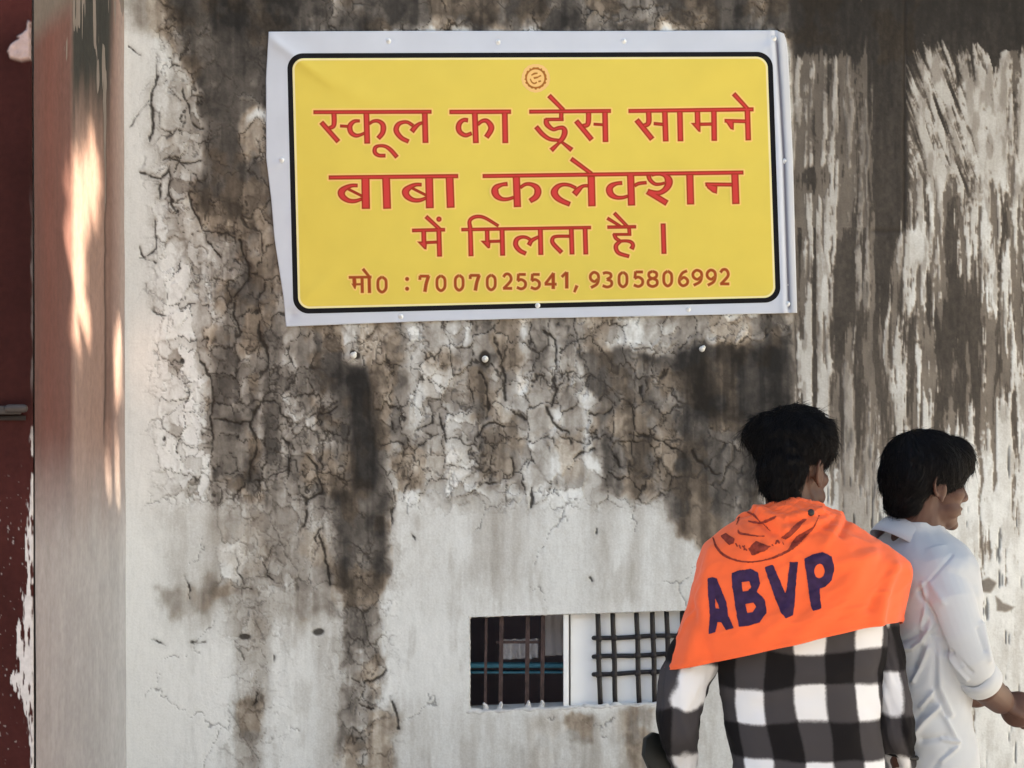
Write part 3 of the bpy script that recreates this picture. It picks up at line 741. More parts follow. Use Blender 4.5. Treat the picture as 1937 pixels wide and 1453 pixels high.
def ramp_mat(name, stops, rough=.52, spec=.2, interp='LINEAR', vary=.05):
    """colour by the distance to the printed edge (attribute sdf, in print pixels)"""
    m = bpy.data.materials.new(name); m.use_nodes = True; nt = m.node_tree; b = nt.nodes["Principled BSDF"]
    b.inputs["Roughness"].default_value = rough; b.inputs["Specular IOR Level"].default_value = spec
    a = nt.nodes.new("ShaderNodeAttribute"); a.attribute_name = "sdf"
    mr = nt.nodes.new("ShaderNodeMapRange"); lo, hi = stops[0][0], stops[-1][0]
    mr.inputs["From Min"].default_value = lo; mr.inputs["From Max"].default_value = hi; nt.links.new(a.outputs["Fac"], mr.inputs["Value"])
    r = nt.nodes.new("ShaderNodeValToRGB"); r.color_ramp.interpolation = interp; nt.links.new(mr.outputs[0], r.inputs[0])
    el = r.color_ramp.elements
    el[0].position = 0; el[0].color = (*stops[0][1], 1); el[1].position = 1; el[1].color = (*stops[-1][1], 1)
    for p_, c_ in stops[1:-1]:
        e = el.new((p_ - lo) / (hi - lo)); e.color = (*c_, 1)
    n = nt.nodes.new("ShaderNodeTexNoise"); n.inputs["Scale"].default_value = 9; tc = nt.nodes.new("ShaderNodeTexCoord"); nt.links.new(tc.outputs["Object"], n.inputs["Vector"])
    m2 = nt.nodes.new("ShaderNodeMapRange"); m2.inputs["To Min"].default_value = 1 - vary; m2.inputs["To Max"].default_value = 1 + vary; nt.links.new(n.outputs["Fac"], m2.inputs["Value"])
    vm = nt.nodes.new("ShaderNodeVectorMath"); vm.operation = 'SCALE'; nt.links.new(r.outputs[0], vm.inputs[0]); nt.links.new(m2.outputs[0], vm.inputs["Scale"])
    nt.links.new(vm.outputs[0], b.inputs["Base Color"])
    return m
YEL = (.71, .55, .088); PALE = (.80, .70, .36)
flat_part("border", gx, gy, rr(a_, b_, w_, h_, 0, 30), .5, mat("black_print", (.006, .005, .006), .6, .15), banner)
ysd = rr(a_, b_, w_, h_, 9.5, 22)
flat_part("yellow_panel", gx, gy, ysd, 1.0, ramp_mat("yellow_print", [(-9, YEL), (-4.5, YEL), (-3.4, PALE), (0, PALE)]), banner, {"sdf": gridval(gx, gy, ysd)})

# ---------------------------------------------------------------- lettering, stroke by stroke
def stroke(pts, w):
    p = np.asarray(pts, float); w = np.full(len(p), w, float) if np.isscalar(w) else np.asarray(w, float)
    if len(w) < len(p): w = np.interp(np.linspace(0, 1, len(p)), np.linspace(0, 1, len(w)), w)
    q = spline(np.column_stack([p, w]), 6); c = q[:, :2]; w = q[:, 2] / 2
    t = np.gradient(c, axis=0); t /= np.linalg.norm(t, axis=1)[:, None] + 1e-9; n = np.column_stack([-t[:, 1], t[:, 0]])
    return np.vstack([c + n * w[:, None], (c - n * w[:, None])[::-1]])
def T(o, s, items):
    """items in enlarged coordinates -> polygons in print pixels"""
    out = []
    for it in items:
        if it[0] == 'poly': pg = np.asarray(it[1], float)
        elif it[0] == 'dot': a = np.linspace(0, 2 * np.pi, 14, endpoint=False); pg = np.column_stack([it[1][0] + it[2] * np.cos(a), it[1][1] + it[2] * np.sin(a)])
        else: pg = stroke(*it)
        out.append(pg / s + np.array(o))
    return out
def union_sdf(xs, ys, polys, pad=8):
    GX, GY = np.meshgrid(xs, ys); f = np.full(GX.shape, 99.0)
    for p in polys:
        i0, i1 = np.searchsorted(xs, [p[:, 0].min() - pad, p[:, 0].max() + pad]); j0, j1 = np.searchsorted(ys, [p[:, 1].min() - pad, p[:, 1].max() + pad])
        sl = (slice(j0, j1), slice(i0, i1)); f[sl] = np.minimum(f[sl], poly_sdf(GX[sl], GY[sl], p))
    return f
def sa(dx, dy=0): return None
L1 = T((580, 170), 7.748, [
    ([(100, 328), (1830, 322)], 56), ([(400, 330), (404, 470), (388, 535), (330, 562)], [76, 74, 66, 55]), ([(215, 475), (465, 760)], 72), ([(490, 530), (620, 537)], 42),
    ([(780, 455), (700, 462), (645, 510), (632, 560), (655, 630), (720, 670), (790, 660), (860, 628)], [42, 55, 72, 78, 72, 60, 46, 42]), ([(875, 330), (888, 788)], 84),
    ([(915, 500), (975, 462), (1050, 458), (1110, 500), (1125, 562), (1108, 640), (1048, 712)], [42, 48, 56, 72, 82, 74, 66]),
    ([(1155, 965), (1060, 962), (1002, 920), (1005, 850), (1060, 822), (1150, 828), (1230, 880), (1325, 988)], [52, 54, 62, 58, 46, 52, 62, 64]),
    ([(1495, 758), (1400, 712), (1335, 645), (1312, 580), (1340, 512), (1400, 478), (1480, 476), (1560, 525)], [62, 68, 76, 80, 70, 56, 50, 52]), ([(1540, 612), (1590, 550), (1650, 500), (1705, 482)], [76, 72, 52, 46]), ([(1732, 330), (1742, 778)], 84)])
L1 += T((830, 170), 5.697, [
    ([(115, 239), (778, 236)], 46), ([(315, 328), (268, 326), (226, 358), (212, 410), (232, 460), (290, 490), (355, 468)], [46, 44, 54, 60, 54, 46, 40]), ([(388, 240), (400, 574)], 62),
    ([(418, 375), (465, 338), (518, 336), (562, 390), (558, 440), (512, 512)], [38, 42, 50, 64, 62, 56]), ([(711, 240), (717, 574)], 62),
    ([(975, 236), (1855, 228)], 42), ([(1188, 62), (1345, 220)], [52, 44]), ([(1322, 235), (1318, 325)], 46), ([(1345, 318), (1150, 320)], 36),
    ([(1158, 310), (1165, 370), (1230, 425), (1290, 412), (1340, 412), (1358, 455), (1336, 520), (1285, 572)], [50, 58, 42, 42, 48, 62, 56, 50]), ([(1048, 398), (1120, 480), (1200, 532), (1300, 545)], [52, 50, 42, 32]),
    ([(1312, 558), (1212, 652)], [28, 52]), ([(1318, 558), (1434, 648)], [28, 52]),
    ([(1614, 235), (1613, 335), (1598, 378), (1550, 390)], [56, 56, 52, 44]), ([(1480, 335), (1648, 538)], 56), ([(1668, 370), (1795, 378)], 30), ([(1791, 232), (1797, 562)], 60)])
L1 += T((1170, 160), 7.174, [
    ([(135, 360), (1832, 337)], 54), ([(408, 358), (412, 490), (392, 540), (330, 562)], [74, 74, 66, 54]), ([(245, 480), (457, 742)], 74), ([(478, 530), (625, 543)], 44), ([(628, 358), (641, 772)], 76), ([(832, 356), (841, 770)], 76),
    ([(1070, 355), (1075, 560)], 74), ('poly', [(983, 522), (1112, 520), (1112, 645), (1085, 638)]), ([(1095, 540), (1290, 536)], 44), ([(1294, 348), (1299, 764)], 74),
    ([(1440, 492), (1745, 500)], 50), ('poly', [(1436, 478), (1566, 490), (1562, 616), (1520, 604)]), ([(1748, 335), (1761, 757)], 74), ([(1562, 125), (1755, 335)], [64, 54])])
L2 = T((610, 300), 6.918, [
    ([(82, 249), (1775, 230)], 54), ([(460, 352), (375, 356), (295, 390), (248, 440), (265, 500), (340, 550), (430, 556), (525, 525)], [46, 52, 72, 96, 82, 62, 52, 40]), ([(330, 396), (520, 492)], 34), ([(562, 245), (568, 658)], 106), ([(832, 240), (846, 657)], 102),
    ([(1297, 341), (1215, 344), (1137, 380), (1088, 430), (1105, 490), (1180, 540), (1270, 546), (1362, 515)], [46, 52, 72, 96, 82, 62, 52, 40]), ([(1170, 386), (1360, 482)], 34), ([(1395, 240), (1405, 650)], 102), ([(1663, 235), (1678, 644)], 102)])
L2 += T((900, 290), 6.918, [
    ([(90, 299), (3502, 252)], 52), ([(415, 402), (340, 412), (268, 447), (250, 500), (275, 558), (340, 598), (420, 600), (505, 575)], [56, 52, 76, 96, 82, 56, 46, 42]), ([(530, 300), (545, 704)], 94),
    ([(580, 450), (650, 407), (720, 406), (790, 442), (813, 500), (788, 570), (708, 626)], [44, 46, 52, 76, 92, 82, 62]),
    ([(1232, 668), (1125, 622), (1055, 570), (1028, 510), (1062, 447), (1130, 412), (1220, 416), (1310, 455)], [62, 72, 86, 96, 72, 52, 46, 46]), ([(1288, 538), (1340, 480), (1400, 432), (1475, 424)], [82, 74, 46, 46]), ([(1510, 295), (1520, 694)], 96), ([(1248, 72), (1515, 268)], [60, 52])])
L2 += T((1140, 290), 6.918, [
    ([(255, 388), (180, 397), (112, 430), (88, 480), (112, 540), (180, 578), (260, 580), (335, 560)], [52, 52, 76, 92, 82, 56, 46, 42]), ([(365, 270), (378, 684)], 94), ([(415, 425), (475, 396), (575, 384)], [46, 46, 44]),
    ([(598, 280), (618, 345), (680, 400), (750, 404), (815, 388)], [62, 56, 46, 40, 34]), ([(640, 285), (730, 272), (815, 290), (862, 350), (858, 420), (800, 490), (720, 520), (590, 500)], [42, 38, 62, 102, 92, 72, 62, 62]), ([(585, 498), (842, 654)], 78),
    ([(1140, 268), (1151, 670)], 94), ([(1345, 407), (1705, 411)], 50), ('poly', [(1338, 390), (1502, 425), (1494, 530), (1440, 514), (1370, 458)]), ([(1729, 262), (1743, 664)], 94)])
L3 = T((760, 390), 6.918, [
    ([(135, 319), (566, 309)], 46), ([(287, 312), (290, 500)], 62), ('poly', [(203, 464), (330, 462), (322, 566), (296, 562)]), ([(310, 478), (478, 470)], 38), ([(485, 305), (495, 660)], 64), ([(316, 136), (500, 305)], [54, 48]), ('dot', (486, 171), 34),
    ([(780, 308), (2476, 280)], 43), ([(906, 655), (897, 320), (886, 205), (930, 152), (1010, 136), (1100, 160), (1265, 260)], [64, 60, 50, 48, 46, 42, 40]), ([(1117, 308), (1120, 490)], 58), ('poly', [(1032, 454), (1162, 452), (1154, 548), (1128, 552)]), ([(1150, 463), (1305, 458)], 38), ([(1312, 295), (1320, 648)], 64),
    ([(1625, 622), (1545, 582), (1492, 512), (1502, 442), (1560, 407), (1630, 410), (1690, 445)], [54, 60, 66, 62, 47, 42, 42]), ([(1662, 512), (1702, 450), (1795, 400)], [62, 54, 40]), ([(1813, 290), (1820, 638)], 64)])
L3 += T((1000, 390), 6.918, [
    ([(535, 394), (360, 397), (312, 430), (322, 492), (432, 608)], [41, 42, 52, 57, 57]), ([(558, 285), (568, 632)], 62), ([(738, 280), (748, 632)], 62), ([(1030, 276), (1406, 270)], 43), ([(1030, 158), (1200, 262)], [44, 36]), ([(1120, 90), (1290, 265)], [50, 42]), ([(1314, 280), (1320, 380)], 48),
    ([(1342, 370), (1105, 371)], 36), ([(1118, 362), (1142, 420), (1195, 455)], [50, 50, 40]), ([(1175, 462), (1270, 455), (1338, 470), (1366, 512), (1345, 562)], [42, 38, 47, 52, 62]), ([(1205, 458), (1147, 510), (1147, 570), (1190, 620), (1315, 658)], [42, 57, 57, 52, 47]), ([(1760, 228), (1771, 624)], 64)])
DIG = {'0': [([(.5, .03), (.14, .2), (.07, .5), (.14, .8), (.5, .97), (.86, .8), (.93, .5), (.86, .2), (.5, .03)], 0)], '1': [([(.05, .3), (.5, .12), (.78, .02)], 0), ([(.8, 0), (.8, 1)], 1)],
       '2': [([(.05, .22), (.3, .05), (.65, .05), (.88, .25), (.8, .5), (.08, .95)], 0), ([(.02, .93), (1, .93)], 0)], '3': [([(.05, .1), (.4, .05), (.8, .12), (.85, .32), (.45, .48)], 0), ([(.45, .48), (.9, .6), (.9, .85), (.5, .96), (.02, .88)], 0)],
       '4': [([(.75, 0), (.05, .68)], 0), ([(0, .7), (1, .7)], 0), ([(.72, 0), (.72, 1)], 1)], '5': [([(.95, .06), (.22, .06)], 0), ([(.2, .03), (.13, .45)], 0), ([(.1, .46), (.5, .38), (.9, .55), (.88, .82), (.5, .96), (.03, .87)], 0)],
       '6': [([(.85, .04), (.4, .18), (.12, .5), (.12, .8), (.45, .97), (.85, .85), (.9, .62), (.55, .45), (.15, .6)], 0)], '7': [([(.02, .06), (1, .06)], 0), ([(.95, .05), (.7, .5), (.55, 1)], 1), ([(.04, .04), (.02, .28)], 0)],
       '8': [([(.5, .04), (.15, .14), (.15, .36), (.5, .47), (.88, .36), (.88, .14), (.5, .04)], 0), ([(.5, .47), (.08, .6), (.08, .85), (.5, .97), (.93, .85), (.93, .6), (.5, .47)], 0)], '9': [([(.9, .42), (.5, .6), (.12, .45), (.1, .2), (.45, .03), (.85, .15), (.92, .42), (.75, .75), (.15, .97)], 0)]}
def digits(o, s, cells):
    out = []
    for ch, x0, x1, y0, y1 in cells:
        for pts, bold in DIG[ch]:
            out += T(o, s, [([(x0 + 8 + p[0] * (x1 - x0 - 16), y0 + 6 + p[1] * (y1 - y0 - 12)) for p in pts], 32 if bold else 26)])
    return out
L4 = T((650, 490), 5.097, [([(50, 178), (268, 174)], 25), ([(102, 176), (106, 255)], 36), ('poly', [(76, 238), (126, 236), (114, 290), (104, 286)]), ([(106, 245), (184, 243)], 20), ([(178, 176), (180, 328)], 29), ([(246, 172), (249, 328)], 31), ([(186, 96), (252, 176)], [28, 24]), ('dot', (612, 193), 19), ('dot', (612, 287), 19)])
L4 += digits((650, 490), 5.097, [('0', 315, 425, 162, 330), ('7', 725, 832, 150, 322), ('0', 885, 992, 150, 316), ('0', 1062, 1166, 146, 312), ('7', 1210, 1320, 143, 310), ('0', 1370, 1476, 143, 308), ('2', 1528, 1632, 134, 300), ('5', 1660, 1768, 134, 300), ('5', 1795, 1902, 134, 300)])
L4 += T((1020, 490), 5.097, [([(364, 256), (338, 320)], [30, 22])])
L4 += digits((1020, 490), 5.097, [('4', 45, 175, 130, 295), ('1', 206, 286, 120, 290), ('9', 478, 587, 118, 287), ('3', 602, 712, 118, 282), ('0', 755, 860, 117, 279), ('5', 902, 1012, 110, 277), ('8', 1038, 1148, 107, 276), ('0', 1186, 1292, 106, 271), ('6', 1334, 1447, 102, 269), ('9', 1467, 1582, 98, 264), ('9', 1604, 1713, 96, 264), ('2', 1735, 1840, 90, 257)])
RED, DRED, HALO = (.58, .044, .036), (.34, .026, .006), (.84, .54, .16)
let_m = ramp_mat("red_lettering", [(-6, RED), (-2.9, RED), (-2.0, DRED), (-.3, DRED), (.9, HALO), (2.6, HALO), (4.2, YEL)])
dig_m = ramp_mat("brown_red_lettering", [(-6, DRED), (-1.2, (.33, .06, .008)), (-.3, (.36, .10, .012)), (.9, HALO), (2.2, HALO), (3.8, YEL)])
def lettering(polys, x0, x1, y0, y1, m, name, lift, step=1.1, hi=4.0):
    xs = np.arange(x0, x1, step); ys = np.arange(y0, y1, step); f = union_sdf(xs, ys, polys)
    return flat_part(name, xs, ys, f, lift, m, banner, {"sdf": gridval(xs, ys, f)}, hi)
lettering(L1, 580, 1440, 170, 315, let_m, "lettering", 1.6)
lettering(L2, 610, 1425, 292, 405, let_m, "lettering", 2.1)
lettering(L3, 765, 1285, 398, 498, let_m, "lettering", 1.6)
lettering(L4, 650, 1392, 498, 562, dig_m, "phone_number", 2.1, .9, 3.6)
a = np.linspace(0, 2 * np.pi, 96, endpoint=False); rad = 372 + 20 * np.sign(np.sin(a * 17)) * (.6 + .4 * np.sin(a * 5))
ring_o = np.column_stack([790 + rad * np.cos(a), 690 + rad * np.sin(a)]); ring_i = np.column_stack([785 + 300 * np.cos(a), 690 + 300 * np.sin(a)])
xs = np.arange(985, 1042, .8); ys = np.arange(120, 176, .8); GX, GY = np.meshgrid(xs, ys)
f = np.maximum(poly_sdf(GX, GY, ring_o / 18.17 + (970, 110)), -poly_sdf(GX, GY, ring_i / 18.17 + (970, 110)))
f = np.minimum(f, union_sdf(xs, ys, T((970, 110), 18.17, [([(640, 590), (740, 535), (850, 520)], [40, 62, 46]), ([(720, 690), (880, 655)], [70, 52]), ([(880, 640), (970, 600)], 48), ([(600, 710), (650, 820), (740, 872), (830, 830)], [36, 46, 52, 48]), ([(880, 812), (965, 785)], 56)])))
f = np.maximum(f, poly_sdf(GX, GY, np.column_stack([790 + 470 * np.cos(a), 690 + 470 * np.sin(a)]) / 18.17 + (970, 110)) - 3)
flat_part("emblem", xs, ys, f, 1.6, ramp_mat("emblem_print", [(-3, (.34, .11, .01)), (-.6, (.36, .12, .012)), (.8, (.84, .52, .18)), (4, (.80, .50, .18)), (9, (.8, .5, .18))]), banner, {"sdf": gridval(xs, ys, f)}, 6.0)
# screws that hold it
scm = mat("white_plastic", (.74, .75, .76), .45, .4)
for nx_, ny_ in SCREWS[:10]:
    p = Vector(on_sheet(np.array(nx_), np.array(ny_))); bm = bmesh.new()
    ellip(bm, p + Vector((0, -.001, 0)), (.0085, .0045, .0085), seg=14); ellip(bm, p + Vector((.001, -.005, .001)), (.0052, .0055, .0052), seg=12)
    box(bm, p + Vector((.001, -.0105, .001)), (.0075, .001, .0014), Matrix.Rotation(nx_, 3, 'Y'))
    bm_obj("screw", bm, scm, banner)
# plugs left in the wall from an earlier sign
for nx_, ny_, r_, lab in [(668, 673, .0105, "white wall plug at the head of the black run-off streak"), (917, 680, .0105, "white wall plug sunk in a dark chipped hole below the banner"), (1327, 661, .009, "white wall plug at the top edge of the large dark stain")]:
    p = P(nx_, ny_, -.002); bm = bmesh.new()
    tube(bm, [p + Vector((0, .02, 0)), p + Vector((.0012, -.009, .001))], [r_ * .9, r_], 14)
    if nx_ == 917: tube(bm, [p + Vector((.001, -.0185, -.002)), p + Vector((.001, -.0195, -.002))], [.0045, .0045], 10)
    else: ellip(bm, p + Vector((.006, -.008, .006)), (.006, .008, .007), seg=12)
    tag(bm_obj("wall_plug", bm, mat("chalky_plastic", (.66, .65, .61), .7, .3, noise=(200, .15))), lab, "wall plug", "old plugs in the wall")

# ================================================================ barred window
def wq(qx_, qy_, y):
    """a place of the window opening (wall coordinates) at depth y behind the wall face"""
    py_ = qy_ - (qx_ - QX0) * (.031 + (qy_ - QY0) / 180 * .014)
    b = at_y(np.array(qx_), np.array(py_), 0.0); return Vector((b[0], y, b[2]))
win = empty("barred_window", wq(1100, 1347, .05))
tag(win, "low barred window opening in the wall, dark on its left and white boarded on its right", "window")
limew = mat("reveal_limewash", (.56, .55, .53), .9, .2, (80, .4, .004), (50, .18))
v, f = [], []
for y in (-.0005, .13):
    v += [wq(QX0, QY0, y), wq(QX1, QY0, y), wq(QX1, QY1, y), wq(QX0, QY1, y)]
f = [(i, (i + 1) % 4, (i + 1) % 4 + 4, i + 4) for i in range(4)]
link("reveal", py_mesh("reveal", v, f), limew, win)
bm = bmesh.new()                                         # ragged plaster lip
rnd = random.Random(5)
for i in range(46):
    t = i / 45; q = wq(QX0 + t * (QX1 - QX0), QY1 + 1, .012)
    q.z += rnd.uniform(-.004, .002); ellip(bm, q, (.010 + .022 * rnd.random(), .016, .004 + .007 * rnd.random() ** 2), seg=8)
for i in range(16):
    q = wq(QX0 - 1, QY0 + i / 15 * (QY1 - QY0), .01); ellip(bm, q, (.0045 + .002 * rnd.random(), .012, .012), seg=8)
for i in range(40):
    q = wq(QX0 + i / 39 * (QX1 - QX0), QY0 - 1, .01); ellip(bm, q, (.012, .012, .004 + .003 * rnd.random()), seg=8)
for bx in (918, 947, 999, 1027):
    for k_ in range(3): ellip(bm, wq(bx + rnd.uniform(-3, 3), 1344 - 4 * k_, .03), (.010 - .002 * k_, .012, .007), seg=8)
link("sill", fuse(bm, .0035, 4), limew, win)
wood = mat("peeling_brown_bars", (.055, .034, .032), .7, .3, (90, .5, .004), (45, .5)); blk = mat("black_bars", (.012, .009, .010), .5, .4)
for bx, w in ((917, 5), (946, 7.5), (996, 7.5), (1025, 7)):
    bm = bmesh.new(); a0, a1 = wq(bx, QY0, .034), wq(bx + 3, QY1, .034); box(bm, (a0 + a1) / 2, (w / 560, .010, (a1 - a0).length), Matrix.Rotation(.012, 3, 'Y'), .001)
    bm_obj("wooden_bar", bm, wood, win, False)
bm = bmesh.new(); a0, a1 = wq(938, 1221, .043), wq(1028, 1221, .043); box(bm, (a0 + a1) / 2, ((a1 - a0).length, .006, .009)); bm_obj("cross_bar", bm, wood, win, False)
hs = (1218, 1254, 1288); vs = (1131, 1160, 1205, 1235, 1262, 1292)
for bx in vs:
    bm = bmesh.new(); pts = [wq(bx + .5 * math.sin(k_ * .9 + bx) + k_ * .55, QY0 + k_ * 20, .024) for k_ in range(10)]; tube(bm, pts, [.0078] * 10, 8, False)
    for hy in hs: ellip(bm, wq(bx + 2, hy, .021), (.0118, .008, .0118), seg=10)
    bm_obj("iron_bar", bm, blk, win)
for hy in hs:
    bm = bmesh.new(); pts = [wq(1124 + k_ * 12, hy + .8 * math.sin(k_ * .6 + hy), .033) for k_ in range(17)]; tube(bm, pts, [.0072] * 17, 8); bm_obj("iron_cross_bar", bm, blk, win)
wb = mat("white_board", (.88, .88, .875), .55, .3, (20, .1, .002), (8, .03))
for b0, b1, y in ((1066, 1076, .028), (1080, 1318, .052)):
    bm = bmesh.new(); a0, a1 = wq(b0, QY0 - 2, y), wq(b1, QY1 + 2, y); c = (a0 + a1) / 2; box(bm, c, (abs(a1.x - a0.x), .02, abs(a1.z - a0.z) + .03), bevel=.002)
    bm_obj("board", bm, wb, win, False)
bm = bmesh.new(); a0, a1 = wq(1076.5, QY0 - 2, .058), wq(1079.5, QY1 + 2, .058); box(bm, (a0 + a1) / 2, (.006, .004, abs(a1.z - a0.z) + .03))
bm_obj("board_joint", bm, mat("joint_grey", (.25, .24, .24), .9), win, False)
# dim room behind it
c0, c1 = wq(700, 1000, .14), wq(1500, 1500, 1.5)
v = [(c0.x, .14, c1.z), (c1.x, .14, c1.z), (c1.x, .14, c0.z), (c0.x, .14, c0.z), (c0.x, 1.5, c1.z), (c1.x, 1.5, c1.z), (c1.x, 1.5, c0.z), (c0.x, 1.5, c0.z)]
room = py_mesh("room_interior", v, [(4, 5, 6, 7), (0, 1, 5, 4), (3, 7, 6, 2), (0, 4, 7, 3), (1, 2, 6, 5)])
tag(link("room_interior", room, mat("dim_room_paint", (.42, .33, .34), .9, .2, noise=(3, .3))), "dim room behind the left half of the barred window", "room", kind='structure')
bm = bmesh.new(); a0, a1 = wq(850, 1266, .175), wq(1075, 1283, .175); box(bm, (a0 + a1) / 2, (a1.x - a0.x, .05, a0.z - a1.z), bevel=.004)
a0, a1 = wq(850, 1286, .175), wq(1075, 1289, .175); box(bm, (a0 + a1) / 2, (a1.x - a0.x, .04, .006))
tag(bm_obj("shelf_rail", bm, mat("blue_paint", (.05, .18, .25), .6, .3, noise=(20, .2)), None, False), "blue painted rail crossing the dark left half of the barred window", "rail")
def cloth_sheet(x0, x1, y0, y1, dep, amp, n=40):
    X_, Y_ = np.meshgrid(np.linspace(x0, x1, n), np.linspace(y0, y1, n))
    py_ = Y_ - (X_ - QX0) * (.031 + (Y_ - QY0) / 180 * .014); b = at_y(X_, py_, np.zeros_like(X_))
    b[..., 1] = dep + amp * (np.sin(X_ / 3.1 + 2 * fbm(X_ / 30, Y_ / 40, 9)) * .5 + fbm(X_ / 12, Y_ / 14, 10)); return np_mesh("c", b.reshape(-1, 3), grid_faces(n, n))
o = link("curtain", cloth_sheet(1033, 1078, 1140, 1257, .142, .006), mat("grey_cloth", (.33, .305, .31), .9, .2)); tag(o, "plain grey curtain hanging beside the white board inside the barred window", "curtain")
o.modifiers.new("t", 'SOLIDIFY').thickness = .002
o = link("laundry", cloth_sheet(950, 1018, 1224, 1262, .155, .02), mat("pale_cloth", (.5, .48, .50), .9, .2)); tag(o, "crumpled pale cloth lying on the blue rail behind the window bars", "cloth")
o.modifiers.new("t", 'SOLIDIFY').thickness = .003
# ================================================================ people
skin = mat("brown_skin", (.070, .031, .021), .55, .35, (220, .15, .001), (25, .05))
skin.node_tree.nodes["Principled BSDF"].inputs["Subsurface Weight"].default_value = .08
skin.node_tree.nodes["Principled BSDF"].inputs["Subsurface Radius"].default_value = (.01, .004, .002)
hairm = mat("black_hair", (.0035, .0032, .0042), .6, .12)
jeans = mat("dark_trousers", (.03, .032, .04), .9, .2, (300, .3, .001), (12, .2)); shoe = mat("dark_shoes", (.03, .025, .022), .5, .4)

def frame(yaw):
    """yaw in degrees, 0 = facing away from the camera (+y), positive to the right"""
    a = math.radians(yaw); F = Vector((math.sin(a), math.cos(a), 0)); R = Vector((math.cos(a), -math.sin(a), 0))
    return Matrix((F, -R, Vector((0, 0, 1)))).transposed()
def head_into(bm, c, yaw, s=.96, tilt=0.0, roll=0.0):
    R = frame(yaw) @ Matrix.Rotation(tilt, 3, 'Y') @ Matrix.Rotation(roll, 3, 'X')
    Lp = lambda x, y, z: c + R @ (Vector((x, y, z)) * s)
    E = lambda p, r, rot=None, seg=18: ellip(bm, Lp(*p), [k * s for k in r], R @ rot if rot else R, seg)
    E((-.006, 0, .034), (.098, .074, .089), None, 28); E((.045, 0, -.028), (.052, .056, .082), None, 24); E((.03, 0, -.07), (.062, .054, .045))
    E((.052, 0, -.092), (.038, .040, .026)); E((.078, 0, -.104), (.018, .021, .016)); E((.072, 0, .035), (.025, .052, .040))
    tube(bm, [Lp(.090, 0, .012), Lp(.104, 0, -.012), Lp(.113, 0, -.032)], [.009 * s, .0105 * s, .0125 * s], 12)
    for q in (-1, 1):
        E((.100, q * .014, -.036), (.012, .0085, .009), None, 12); E((.080, q * .030, .020), (.015, .024, .008), None, 14)
        E((.062, q * .040, -.022), (.028, .022, .022)); E((.050, q * .043, -.065), (.030, .016, .024))
        E((-.002, q * .073, -.008), (.019, .007, .030), Matrix.Rotation(math.radians(-14), 3, 'Y') @ Matrix.Rotation(q * .35, 3, 'Z'))
        ring = [Lp(-.006 + .019 * math.cos(t) - .006 * math.sin(t), q * (.0795 + .006 * math.sin(t) - .006 * math.cos(t)), -.004 + .031 * math.sin(t)) for t in np.linspace(-1.2, 4.0, 14)]
        tube(bm, ring, [.0052 * s] * 14, 8); E((.002, q * .076, -.036), (.008, .006, .010), None, 10)
        tube(bm, [Lp(-.002 + .010 * math.cos(t), q * .080, -.004 + .018 * math.sin(t)) for t in np.linspace(-.8, 2.6, 8)], [.0035 * s] * 8, 6)
    E((.094, 0, -.061), (.013, .022, .0062), None, 14); E((.091, 0, -.074), (.0135, .019, .0068), None, 14); E((.082, 0, -.067), (.012, .026, .016))
    tube(bm, [Lp(-.022, 0, -.03), Lp(-.028, 0, -.10), Lp(-.045, 0, -.19)], [.056 * s, .054 * s, .062 * s], 20)
    return Lp, R
def eyes(Lp, R, s, parent):
    for q in (-1, 1):
        bm = bmesh.new(); ellip(bm, Lp(.074, q * .031, .004), (.0118 * s,) * 3, R, 14); ey_ = bm_obj("eye", bm, mat("eye_white", (.4, .36, .33), .25, .5), parent)
        bm = bmesh.new(); ellip(bm, Lp(.0845, q * .0315, .003), (.003 * s, .0055 * s, .0055 * s), R, 12); ir_ = bm_obj("iris", bm, mat("dark_iris", (.012, .007, .005), .2, .5)); ir_.parent = ey_
    for q in (-1, 1):
        bm = bmesh.new(); tube(bm, [Lp(.096, q * .014, .021), Lp(.094, q * .032, .027), Lp(.078, q * .050, .020)], [.003 * s, .004 * s, .002 * s], 8)
        bm_obj("eyebrow", bm, hairm, parent)

def hand_into(bm, w, d, n, curl=.5, s=1.0, left=False):
    """wrist, pointing direction, palm normal; four fingers bent by curl, thumb from the side"""
    d = Vector(d).normalized(); n = (Vector(n) - d * Vector(n).dot(d)).normalized(); a = d.cross(n) * (-1 if left else 1)
    R = Matrix((d, a, n)).transposed()
    ellip(bm, w + d * .045 * s, (.052 * s, .040 * s, .016 * s), R, 16); ellip(bm, w + d * .075 * s, (.022 * s, .041 * s, .013 * s), R, 14); ellip(bm, w + d * .03 * s + a * .02 * s + n * .008 * s, (.03 * s, .018 * s, .016 * s), R, 12)
    for k, (o, ln) in enumerate(((.029, .070), (.010, .079), (-.010, .073), (-.029, .056))):
        p = w + (d * .088 + a * o) * s; pts = [p - d * .012 * s, p]; ang = 0
        for seg, q in ((.45, .8), (.31, 1.15), (.24, .7)):
            ang += curl * q * (1 + .06 * k); pts.append(pts[-1] + (d * math.cos(ang) + n * math.sin(ang)) * ln * seg * s)
        tube(bm, pts, [.0095 * s, .0092 * s, .0085 * s, .0078 * s, .0068 * s], 10)
    p = w + (d * .022 + a * .034) * s; q = (d * .75 + a * .5 + n * .45 * (1 + curl)).normalized()
    q2 = (d * .9 - a * .15 + n * .6 * (1 + curl)).normalized()
    tube(bm, [p - q * .015 * s, p, p + q * .034 * s, p + q * .034 * s + q2 * .03 * s], [.013 * s, .0125 * s, .0108 * s, .0085 * s], 10)

